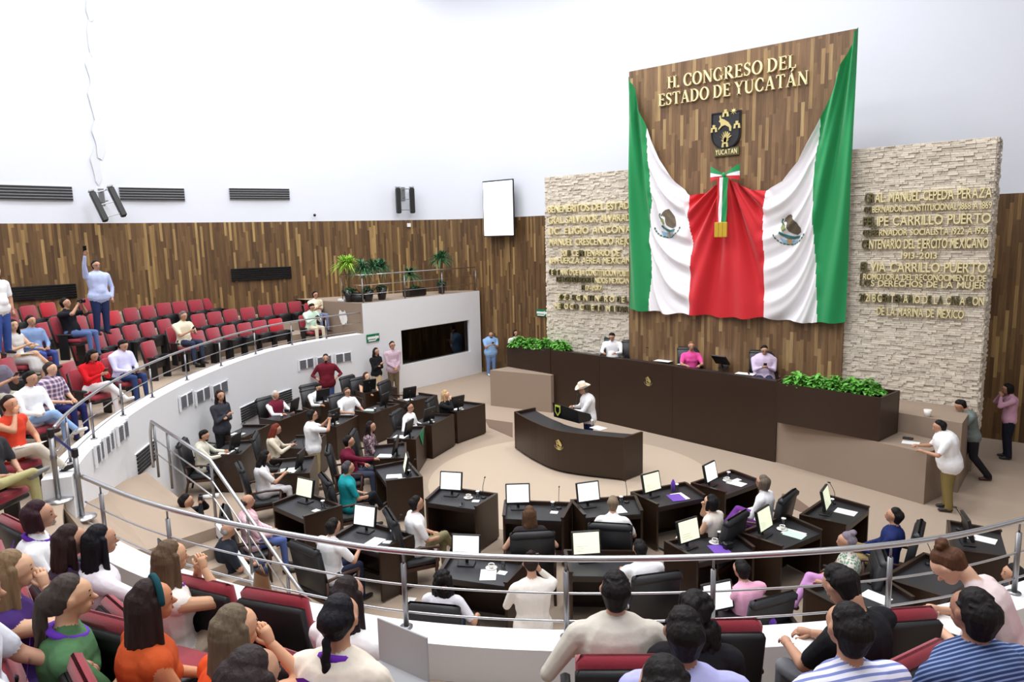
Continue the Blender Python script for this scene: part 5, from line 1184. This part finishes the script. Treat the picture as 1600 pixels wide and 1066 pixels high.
    if hair in ('short', 'bald') and vox < .018:
        for _ in range(26): a = random.uniform(0, 6.283); e = random.uniform(.1, 1.4); q = Vector((math.cos(a)*math.cos(e), math.sin(a)*math.cos(e), math.sin(e))); c_ = Vector((q.x*.082, -.026+q.y*.088, .03+q.z*.088)); H.cap(c_, c_+Vector((q.y*.02, -q.x*.02, .004)), .008, .006) if not (q.y > .5 and q.z < .5) and hair == 'short' else None
    H.xf(Hm); H.p = [(a, b2, ra*s, rb*s, m_, kx, ky) for a, b2, ra, rb, m_, kx, ky in H.p]
    queue(H, 'hair', [hairm(hc)], R, hv, 1)
    if hat:
        b = MB(); pf_ = [(.155, .0, 0)]; n = 24; vs = []
        for r_, z_ in ((.09, .06), (.12, .052), (.17, .05), (.205, .056), (.17, .044), (.1, .045)):
            for k in range(n): a = 2*math.pi*k/n; vs.append(Vector((r_*math.cos(a)*1.02, -.01+r_*math.sin(a)*.95, z_+(.07*(abs(math.cos(a))**2)*(max(0, r_-.1)/.1)))))
        b.add([Hm @ v_ for v_ in vs], [(i*n+k, i*n+(k+1) % n, (i+1)*n+(k+1) % n, (i+1)*n+k) for i in range(5) for k in range(n)]); b.obj('hat_brim', cloth(hat), R, True)
        b = MB(); b.lathe([(.098, .05), (.094, .13), (.088, .185), (.06, .2), (.02, .175)], 20, (0, -.01, 0), M=Hm); b.obj('hat_crown', cloth(hat), R, True)
    if headband: b = MB(); b.tube([Hm @ Vector((.091*math.cos(a), .02, .03+.1*math.sin(a))) for a in [math.pi*(-.05+1.1*k/14) for k in range(15)]], .016, 8); b.obj('headband', cloth(headband), R, True)
    if False: pass
    if glasses:
        b = MB()
        for sd in (-1, 1): b.tube([Hm @ Vector((sd*.032+.022*math.cos(a), .096, .006+.017*math.sin(a))) for a in [2*math.pi*k/12 for k in range(13)]], .0028, 5); b.tube([Hm @ Vector((sd*.054, .094, .01)), Hm @ Vector((sd*.085, .0, .014))], .0026, 5)
        b.obj('glasses', 'black_gloss', R)
    if scarf:
        b = MB(); b.tube([Lm @ Vector((.085*math.cos(a), .005+.078*math.sin(a), .5-.035*math.sin(a))) for a in [2*math.pi*k/16 for k in range(17)]], .019, 8)
        g = [[Lm @ Vector(((-.13+.26*j/6)*(1-i/6)+.0, -.158-.03*i/6, .47-.17*i/6+.01*math.sin(j*2))) for j in range(7)] for i in range(7)]; b.sheet(g); b.obj('neckerchief', cloth(scarf), R, True)
    R['_w'] = 0; del R['_w']
    Rm = Matrix.Translation(loc) @ Matrix.Rotation(rz, 4, 'Z'); wl_, wr_ = Rm @ wr[0], Rm @ wr[1]; mid = (wl_+wr_)/2
    short = label.split(',')[0]
    if item == 'phone': b = MB(); b.rbox(-.037, .037, -.006, .006, -.07, .075, .004); o = b.obj('phone', 'black_gloss', None, loc=mid+Vector((0, 0, .03)), rz=rz); o.rotation_euler = (-.7, 0, rz); tag(o, 'dark phone held by the '+short, 'phone')
    if item == 'phone_r': b = MB(); b.rbox(-.037, .037, -.006, .006, -.07, .075, .004); o = b.obj('phone', 'black_gloss', None, loc=wr_+Vector((0, 0, .07)), rz=rz); tag(o, 'dark phone held up by the '+short, 'phone')
    if item in ('camera', 'camera_w'):
        o = thing('camera', 'camera held by the '+short, 'camera', mid+Vector((0, 0, .02)), rz); b = MB(); b.rbox(-.07, .07, -.03, .03, -.05, .04, .012); b.rbox(-.025, .025, -.025, .02, .03, .065, .01); b.obj('camera_body', 'black_plastic', o)
        b = MB(); b.lathe([(.034, 0), (.036, .06), (.04, .07 if item == 'camera' else .24), (.03, .07 if item == 'camera' else .24)], 16, M=Matrix.Translation((0, .025, -.008)) @ Matrix.Rotation(-math.pi/2, 4, 'X')); b.obj('lens', 'black_gloss' if item == 'camera' else 'china', o, True)
    if item == 'paper': o = paper(mid+Vector((0, 0, .02)), rz+.2, 'white sheets held by the '+short)
    if item == 'paper_lap': 
        q = Rm @ Vector((0, .3, P+.13)); o = paper(q, rz+.2, 'white papers on the lap of the '+short); o.rotation_euler = (.15, 0, rz+.2)
    if item == 'green_lap': q = Rm @ Vector((0, .3, P+.12)); o = paper(q, rz+.3, 'pale green folder on the lap of the '+short, .3, .24, 'paper_green')
    if item == 'laptop': 
        q = Rm @ Vector((.05, .34, P+.14)); o = thing('folder', 'grey folder open on the lap of the '+short, 'folder', q, rz-.3); b = MB(); b.rbox(-.18, .18, -.13, .13, 0, .012, .004); b.rbox(-.18, .18, .125, .135, .0, .26, .003); b.obj('cover', 'vent_grey', o)
    if sit and chairk == 'exec': chair(loc.x-.0*math.cos(az), loc.y, az, 'black leather armchair of the '+short, fz)
    if sit and chairk == 'seat': a2 = az; seat(loc.x-.03*math.cos(a2), loc.y-.03*math.sin(a2), a2, fz, 'red theatre seat of the '+short, False)
    people.append((R, loc)); return R
W_ = (242, 242, 244); WS = dict(top=W_)
E_ = dict(chairk='exec'); S_ = dict(chairk='seat')
# --- presidium and speaker
person('man in a white cowboy hat and white shirt, standing at the lectern', 911, 609, -95, sit=False, pose=((-.12, .4, .2), (.14, .36, .22)), top=W_, sleeve='long', bottom=(34, 42, 80), hat=(240, 226, 206), hc=(90, 84, 80), lean=.1, hp=.2, bulk=1.15)
person('man in white shirt with black hair, reading at the presidium desk', 957, 526, -160, PLZ, legs='tuck', pos=('A', 957, 526, 16.86), pose='desk', sleeve='long', top=W_, hp=.5, **E_)
person('woman in a bright pink top, seated at the presidium', 1080, 541, -172, PLZ, pos=('A', 1080, 541), pose='desk', top=(232, 84, 160), fem=True, hair='short', hc=(120, 84, 56), **E_)
person('man in a pale lilac shirt with glasses, seated at the presidium holding a phone', 1194, 547, -165, PLZ, pos=('A', 1194, 547), pose='phone', top=(214, 196, 222), sleeve='long', hp=.25, item='phone', glasses=True, bulk=1.35, **E_)
person('person in white half hidden behind the left-hand plants', 806, 521, 165, 0, sit=False, pose='side', top=W_, sleeve='long', hair='bob')
# --- standing figures
person('man in a light blue polo shirt and jeans, standing by the wood wall at the corner', 763, 518, 165, sit=False, pos=(-17.22, 19.62, 0), pose='phone', top=(150, 190, 236), bottom=(112, 140, 186), hp=.5, hair='bald', bulk=1.25, shoe=(230, 230, 230), item='phone', beard=True)
person('woman in a black top and long beige skirt, standing by the white wall', 588, 548, 125, sit=False, pos=(-17.5, 14.36, 0), s=1.03, pose='fold', top=(26, 26, 30), sleeve='long', bottom=(196, 170, 140), fem=True, hair='long', skirt=True)
person('man in a pale pink shirt with glasses, standing by the dark window', 613, 537, 150, sit=False, pos=(-17.5, 15.06, 0), s=1.1, pose='clasp', top=(206, 184, 196), kind='stripe', top2=(190, 160, 178), sleeve='long', bottom=(112, 98, 76), glasses=True)
person('bearded man in a maroon sweater, standing in front of the grey grille', 506, 559, 165, sit=False, pos=('W',), pose='arms', top=(110, 28, 42), sleeve='long', bottom=(70, 90, 140), beard=True, bulk=1.15)
person('woman in a dark grey jacket with crossed arms, standing by the gallery wall', 337, 618, 115, sit=False, pos=('W',), pose='fold', top=(60, 60, 68), sleeve='long', bottom=(28, 28, 32), fem=True, hair='long', hc=(40, 24, 22), hy=-.3)
person('photographer in a white shirt and khaki trousers, standing among the desks', 489, 649, 60, sit=False, pose=((-.06, .36, .52), (.08, .36, .54)), top=W_, bottom=(184, 168, 122), item='camera', shoe=(110, 84, 54), glasses=True)
person('man in a white guayabera and olive trousers, leaning on the carpeted box', 1467, 667, -68, sit=False, pose=((-.16, .45, .2), (.14, .5, .22)), top=W_, bottom=(128, 112, 66), lean=.25, hair='short', bulk=1.35)
person('man in a grey shirt photographing beside the stone slab', 1500, 634, -75, sit=False, pose=((-.08, .42, .32), (.08, .42, .34)), top=(112, 122, 118), sleeve='long', bottom=(34, 34, 38), legs='walk', lean=.25, hp=.4, item='camera', shoe=(70, 40, 30))
person('person in a pink shirt with dark hair, standing behind the stone slab at the right', 1574, 608, -65, sit=False, pose=((-.1, .2, .5), (.1, .18, .5)), top=(204, 156, 178), sleeve='long', bottom=(28, 32, 44), hair='bob', hp=.3, fem=True)
person('woman in a wrinkled off-white blouse, standing with her back to the railing', 829, 882, -8, sit=False, pose=((-.1, .26, .3), (.12, .2, .52)), top=(232, 226, 218), sleeve='long', bottom=(40, 38, 44), fem=True, hair='bun', hc=(40, 26, 24), hp=.3, bulk=1.15, vox=.015, item='phone_r')
person('man in a pale blue shirt raising a phone by the wood wall', 149, 405, 125, 3.15, pos=rd(152, 440, 18.6, 3.15), sit=False, pose='raise', top=(188, 200, 238), sleeve='long', bottom=(40, 50, 86), item='phone_r', glasses=True, bulk=1.1)
person('person in jeans at the left edge of the picture, top of the gallery', -10, 442, 100, 3.15, pos=rd(-8, 440, 16.5, 3.15), sit=False, pose='side', top=W_, bottom=(60, 84, 150))
person('camera operator with a large white lens, crouching below the landing rail', 292, 784, 75, 0, pose='cam', top=(30, 30, 34), sleeve='long', item='camera_w')
# --- deputies
D = lambda *a, **k: person(*a, **{**E_, **k})
D('man in white with olive trousers, turned to the right in a leather chair', 652, 787, 68, top=W_, bottom=(132, 124, 92), legs='x')
D('brown-haired woman hidden behind her tall chair back', 827, 803, -4, top=(46, 40, 44), sleeve='none', fem=True, hair='long', hc=(92, 66, 48), pose='arms', skin=(196, 148, 116))
D('grey-haired deputy in white bent over the desk', 958, 788, 12, pose='desk', lean=.35, hc=(128, 112, 92), hair='short', fem=True)
D('black-haired woman in white trousers with hand on her neck', 1110, 785, -45, top=(230, 220, 210), sleeve='none', bottom=(232, 226, 216), fem=True, hair='bob', pose='chin', legs='x', skin=(204, 158, 124))
D('grey-haired woman in white with purple trousers', 1191, 754, -48, sleeve='long', bottom=(112, 56, 140), hair='bob', hc=(104, 92, 80), fem=True, legs='x', glasses=True)
D('man in a navy shirt and khaki trousers, lounging at the right-hand desk', 1396, 806, -56, top=(30, 42, 92), bottom=(150, 130, 88), legs='x', lean=-.15, sleeve='long')
D('dark-haired person at the right edge below the railing', 1581, 897, -70, top=(60, 60, 70), hair='bob', fem=True)
D('balding man in a pink shirt by the stairs', 387, 783, 70, top=(236, 184, 200), kind='stripe', top2=(244, 220, 224), sleeve='long', bottom=(86, 104, 160), hair='bald', hc=(60, 46, 40), lean=-.1)
D('man in a white shirt leaning on his desk by the stair foot', 522, 823, 38, pose='desk', lean=.15, hair='short', bottom=(36, 40, 60), vox=.016)
D('woman with thick curly black hair at the desk under the railing', 693, 905, 12, top=(226, 224, 232), sleeve='short', hair='curly', fem=True, pose=((-.16, .36, .16), (.34, .2, .14)), vox=.016)
D('man in a white shirt with cropped hair, second row seen from behind', 999, 858, -12, pose='desk', lean=.2, vox=.016)
D('person in a pink shirt half hidden by the railing', 1157, 890, -22, top=(240, 176, 204), lean=.2, pose='phone', vox=.016)
D('grey-haired woman in a floral top and lavender trousers', 1321, 846, -70, top=(214, 206, 200), kind='pattern', top2=(110, 150, 120), bottom=(206, 150, 206), fem=True, hair='bun', hc=(126, 116, 128), legs='x')
D('person in a teal shirt with short grey hair', 545, 731, 62, top=(32, 152, 160), bottom=(30, 32, 40), hc=(74, 72, 74), legs='x')
D('man in a maroon shirt reaching over his desk', 546, 690, 78, top=(104, 22, 48), sleeve='long', bottom=(66, 72, 92), pose=((-.1, .32, .14), (.12, .5, .3)))
D('woman in a patterned dark blouse', 580, 667, 88, top=(92, 74, 86), kind='pattern', top2=(186, 160, 160), sleeve='long', fem=True, hair='long', hc=(34, 22, 22), hy=-.2)
D('man in white with glasses leaning back', 640, 637, 105, legs='tuck', sleeve='long', glasses=True, lean=-.1, pose='arms')
D('blonde woman in black with hand at her mouth', 697, 617, 105, top=(26, 26, 28), sleeve='long', fem=True, hair='long', hc=(190, 156, 112), pose='chin', legs='tuck', bottom=(24, 24, 28), skin=(214, 166, 132))
D('older man in white with glasses, second row left', 543, 613, 130, legs='tuck', glasses=True, hc=(84, 66, 56), pose='low', bulk=1.1)
D('man in white writing, back row by the gallery wall', 498, 606, 135, legs='tuck', sleeve='long', pose='desk', hp=.4)
D('woman in a black sleeveless top, back row', 573, 588, 130, top=(30, 28, 30), sleeve='none', fem=True, hair='long', hc=(70, 44, 36), pose='low', legs='tuck', skin=(206, 156, 122))
D('old man with white hair and a dark red vest', 431, 618, 120, sleeve='long', vest=(112, 30, 52), hc=(200, 196, 190), pose='desk', bulk=1.1)
D('bearded man in a pale khaki shirt by the gallery wall', 320, 681, 78, top=(212, 210, 194), sleeve='long', pose='desk', beard=True, hp=.35, hy=-.3)
D('red-haired woman in a beige blouse looking at a phone', 432, 671, 78, top=(216, 204, 184), sleeve='long', fem=True, hair='long', hc=(112, 46, 32), pose='hold', hp=.3, item='phone', bottom=(30, 28, 30))
D('dark-haired woman in white with a black shawl', 415, 714, 62, top=(232, 230, 232), fem=True, hair='long', pose='hold', hp=.3, item='phone', bottom=(210, 208, 212))
D('grey-haired man in dark clothes at the foot of the stairs', 357, 828, 60, chairk=None, top=(40, 44, 54), hc=(140, 134, 130), hair='bald')
# --- near gallery
N = lambda *a, **k: person(*a, **{**S_, 'vox': .0105, **k})
N('man in a beige grey shirt, seen from behind in the front row', 961, 922, 2, G0, top=(206, 200, 188), sleeve='long', pose='arms', bulk=1.1)
N('woman with loose curly black hair and a black top', 1085, 955, 6, G0, top=(28, 26, 30), fem=True, hair='curly')
N('young man in a black tee looking down at papers', 1312, 916, -28, G0, top=(24, 24, 28), bottom=(120, 122, 128), hp=.5, lean=.12, item='paper_lap', pose='write')
N('woman with a hair bun in a pale pink blouse, writing on her lap', 1482, 886, -52, G0, top=(214, 196, 196), sleeve='short', bottom=(116, 128, 150), fem=True, hair='bun', hc=(84, 54, 36), lean=.5, hp=.4, pose=((-.08, .42, .14), (.08, .44, .18)), item='paper_lap', skin=(206, 158, 126))
N('woman with dark red-brown hair and a purple neckerchief, far left of the front row', 62, 806, 62, G0, top=W_, sleeve='long', fem=True, hair='bob', hc=(46, 22, 30), scarf=(104, 52, 176), vox=.015)
N('dark brown-haired woman beside the woman filming', 112, 846, 52, G0, top=(60, 44, 60), fem=True, hair='long', hc=(46, 30, 28), scarf=(104, 52, 176), vox=.015)
N('black-haired woman in a white blouse holding up a recorder', 158, 846, 45, G0, top=(238, 232, 240), sleeve='long', fem=True, hair='vlong', hc=(16, 16, 22), pose=((-.1, .3, .12), (.16, .34, .42)), item='phone_r')
N('woman with long light brown hair and a sleeveless white top', 268, 872, 42, G0, top=(240, 234, 226), sleeve='none', bottom=(206, 190, 168), fem=True, hair='long', hc=(96, 76, 58), pose='chinb', legs='x', scarf=(104, 52, 176), skin=(200, 150, 112))
N('woman with long dark hair in a white tee behind the cream blouse', 545, 932, 28, G0, top=W_, fem=True, hair='vlong', hc=(36, 26, 28), bottom=(60, 60, 70), item='paper_lap')
N('blonde woman in a purple top at the left edge', 22, 893, 55, G1, top=(70, 44, 110), sleeve='none', fem=True, hair='vlong', hc=(128, 104, 76), pose='chin', skin=(206, 158, 122))
N('woman with a greying ponytail, green blouse and purple kerchief', 112, 934, 58, G1, top=(82, 124, 84), fem=True, hair='pony', hc=(66, 58, 52), scarf=(112, 62, 190), pose='phone', skin=(200, 150, 112), item='phone')
N('woman with very long dark hair and a teal headband', 238, 942, 48, G1, top=(198, 84, 40), sleeve='none', fem=True, hair='vlong', hc=(42, 30, 28), headband=(20, 70, 78), skin=(190, 122, 80))
N('woman with streaked light brown hair and an orange top', 370, 984, 42, G1, top=(232, 82, 34), sleeve='none', fem=True, hair='vlong', hc=(106, 92, 74), pose='chin', skin=(206, 150, 112))
N('woman with a braid tied in a purple scarf and a cream blouse', 533, 967, 18, G1, top=(232, 222, 206), sleeve='short', fem=True, hair='braid', hc=(22, 20, 26), scarf=(112, 50, 180), bulk=1.15, item='laptop', bottom=(226, 214, 196), skin=(196, 142, 108))
N('man in a lavender shirt with short black hair', 1068, 988, 4, G1, top=(178, 178, 226), sleeve='short', bulk=1.05, skin=(150, 100, 76))
N('man in a white shirt with blue stripes', 1322, 982, -12, G1, top=(226, 226, 240), kind='stripe', top2=(120, 132, 190), sleeve='short', st=22, bottom=(222, 212, 180), pose='lap')
N('man in a navy shirt with pale stripes', 1518, 958, -14, G1, top=(44, 60, 100), kind='stripe', top2=(122, 142, 184), sleeve='short', st=38, bulk=1.15, skin=(150, 100, 76))
N('dark-haired person whose head shows at the bottom edge', 396, 1062, 30, G2, top=(70, 60, 60), fem=True, hair='bob', hc=(48, 38, 38))
N('dark-haired person whose head just shows at the bottom centre', 1036, 1078, 0, G2, top=(60, 60, 66))
N('person in white at the bottom left edge, hands resting on the knees', -40, 925, 62, G2, top=(228, 232, 242), sleeve='short', pose=((-.16, .42, .12), (.14, .45, .12)), bottom=(34, 34, 40), lean=.1)
# --- far gallery
G = lambda *a, **k: person(*a, **{**S_, **k})
G('man in a plaid shirt with short greying hair', 80, 577, 95, G0, top=(96, 84, 120), kind='plaid', top2=(224, 200, 208), bottom=(40, 44, 96), hc=(60, 52, 50), bulk=1.1, skin=(206, 156, 124))
G('man in a white shirt and pale jeans with one leg crossed', 49, 592, 100, G0, top=W_, sleeve='long', bottom=(150, 182, 228), legs='x', shoe=(230, 228, 220), hp=.2)
G('woman in an orange-red sleeveless top with a badge', 16, 632, 105, G0, top=(218, 70, 48), sleeve='none', bottom=(222, 212, 196), fem=True, hair='short', hc=(40, 26, 24), pose='chin', legs='x', skin=(196, 138, 102), item='paper_lap')
G('person in khaki trousers with grey shoes at the left edge', -22, 668, 95, G0, top=(50, 50, 54), bottom=(176, 170, 122), legs='fig4', shoe=(128, 128, 128))
G('person with folded bare arms at the left edge behind the man in white', -8, 558, 95, G1, top=(110, 104, 120), bottom=(200, 196, 180), item='phone', pose='phone')
G('woman in a pale grey dress with a green folder on her lap', 21, 509, 95, G2, top=(214, 210, 208), sleeve='none', bottom=(214, 212, 212), skirt='bare', fem=True, hair='long', pose='hold', item='green_lap', hy=-.5, legs='x', skin=(208, 160, 124))
G('smiling man in a light denim shirt', 49, 502, 110, G2, top=(130, 154, 196), sleeve='long', bottom=(70, 84, 150), pose='lap')
G('man in a black tee taking a picture in the top row', 110, 468, 90, G3, top=(26, 26, 34), bottom=(92, 112, 160), pose='cam', item='camera', pos=rd(107, 470, 18.3, G3), lean=-.15)
G('woman in a red sweater and white trousers with a dark head covering', 146, 556, 110, G0, top=(206, 26, 36), sleeve='long', bottom=(244, 242, 244), fem=True, hair='long', hp=.5, legs='x', shoe=(232, 230, 232), item='phone', pose='phone')
G('man in a lilac white shirt reading on his lap', 203, 540, 110, G0, top=(214, 212, 244), sleeve='long', bottom=(52, 70, 116), hp=.5, item='paper_lap', bulk=1.1)
G('grey-haired man in a cream polo in the second row', 287, 494, 115, G1, top=(230, 220, 196), hc=(104, 98, 94), item='phone', pose='phone', hp=.2)
G('man in a pale yellow shirt with folded arms by the terrace wall', 493, 461, 130, G1, top=(250, 240, 214), pose='fold', bottom=(120, 128, 160), glasses=True)
G('man in a mint shirt and beige trousers with a camera on his lap', 509, 482, 130, G0, top=(208, 232, 214), sleeve='long', bottom=(222, 210, 186), hp=.5, item='camera', pose='phone')
flush()
# --- empty theatre seats
def clash(x, y, d=.5): return any((x-a)**2+(y-b_)**2 < d*d for a, b_, _ in seat_pos)
def facing(x, y):
    best = min(range(len(allc)), key=lambda i: (allc[i]-Vector((x, y))).length); c = allc[best]; t = (allc[min(best+1, len(allc)-1)]-allc[max(best-1, 0)]).normalized()
    n = Vector((t.y, -t.x)); 
    if n.dot(c-Vector((x, y))) < 0: n = -n
    return math.atan2(n.y, n.x)
FARS = {
 ('front row', G0): [(187, 551), (231.6, 537.7), (257, 532), (283, 526.4), (308.7, 521.4), (332.6, 516.4), (357.4, 512), (382, 508.5), (405.8, 504.6), (430.6, 501.8), (455, 498), (479.4, 495), (106, 572), (170, 556)],
 ('second row', G1): [(69.8, 545), (94.6, 536.5), (122.7, 529.8), (151, 524.4), (177, 518.5), (203.5, 512.3), (230, 508), (256.4, 502.8), (309.8, 494.4), (335, 491), (359.7, 487), (386.7, 484), (413.7, 480), (437, 477), (461, 474.3), (480, 472.6), (35, 598), (8, 566)],
 ('third row', G2): [(70, 508.4), (93.4, 504), (122.7, 498.8), (149.7, 493.8), (176, 490), (204, 485), (230.5, 481.4), (255.8, 477), (280.6, 474.6), (305.4, 471.8), (328, 469), (2, 520)],
 ('top row', G3): [(13.5, 487.6), (44, 482), (74.3, 477), (135, 470)]}
BR = {(430.6, 501.8), (176, 490), (74.3, 477)}
for (rn, z), L in FARS.items():
    L = sorted(L); k = 0
    for (x, y) in L:
        p = atz(x, y, z+.87); a_ = facing(p.x, p.y); X, Y = p.x+.24*math.cos(a_), p.y+.24*math.sin(a_)
        if clash(X, Y): continue
        if (x, y) == (35, 598): rn2 = 'front row'
        seat(X, Y, a_, z, 'empty red theatre seat, %s from left in %s, far gallery%s' % (ORD[k], rn, ', brighter red' if (x, y) in BR else ''), True, (x, y) in BR); k += 1
NEARS = {
 ('front row', G0): [(1120, 1005), (1216, 1002), (1394, 988), (1583, 956), (434, 958), (324, 937), (190, 911), (89, 865), (700, 1003), (800, 1010), (30, 838)],
 ('second row', G1): [(40, 966), (183, 1003), (290, 1030), (327, 1040), (1220, 1090), (1430, 1080)],
 ('third row', G2): [(1566, 1062), (250, 1120)]}
NEARS[('front row', G0)] = [q for q in NEARS[('front row', G0)] if q[0] not in (700, 800)]
for (rn, z), L in NEARS.items():
    k = 0
    for (x, y) in sorted(L):
        p = atz(x, y, z+.87); a_ = facing(p.x, p.y); X, Y = p.x+.24*math.cos(a_), p.y+.24*math.sin(a_)
        if clash(X, Y, .48): continue
        seat(X, Y, a_, z, 'empty red and black seat, %s free one from left in %s, near gallery' % (ORD[k], rn), False); k += 1
# --- loose things in the galleries
p = atz(15, 712, G0+.5); b = MB(); b.ellip((0, 0, .2), (.22, .15, .26)); b.ellip((0, .12, .14), (.15, .08, .16)); tag(b.obj('backpack', 'leather', None, True, loc=(p.x, p.y, G0+.48)), 'black backpack on a lap at the left edge of the gallery', 'backpack')
p = atz(412, 945, G0+.35); mat('tan_leather', (140, 106, 72), .6, bump=.3, bscale=30)
b = MB(); g = [[(.12*math.cos(a)*(1-.2*t), .06*math.sin(a)*(1-.6*t), .17*t) for a in [2*math.pi*k/14 for k in range(15)]] for t in (0, .1, .4, .7, 1)]; b.sheet(g); b.tube([(-.05, 0, .18), (0, 0, .24), (.05, 0, .18)], .008, 6); tag(b.obj('handbag', 'tan_leather', None, True, loc=(p.x, p.y, G0+.45)), 'tan leather handbag standing behind the parapet', 'handbag')
p = atz(395, 935, PZ+.01); mat('leaflet', (206, 200, 226), .8, var=.3, bscale=40); paper((p.x, p.y, PZ+.004), .5, 'lilac printed leaflet lying on the near parapet', .22, .28, 'leaflet')
p = atz(1240, 975, PZ+.12)

# --- group names of the repeated things
GRP = {'deputy_desk': 'deputies desks on the chamber floor', 'executive_chair': 'black leather armchairs', 'monitor': 'desk monitors', 'microphone': 'gooseneck microphones', 'coffee_cup': 'cups and saucers on the desks',
       'water_glass': 'covered water glasses', 'paper_sheet': 'papers and cards', 'wall_vent': 'wall vents and grilles', 'wall_loudspeaker': 'wall loudspeakers', 'stanchion': 'belt stanchions', 'exit_sign': 'green exit signs',
       'plant_box': 'dark wood plant boxes', 'potted_plant': 'potted plants', 'gallery_railing': 'gallery railings', 'wall_inscription': 'inscriptions on the stone slabs', 'phone': 'phones', 'camera': 'cameras'}
for o in bpy.data.objects:
    if o.parent is None and 'label' in o and 'group' not in o:
        g = GRP.get(o.name.split('.')[0])
        if g: o['group'] = g
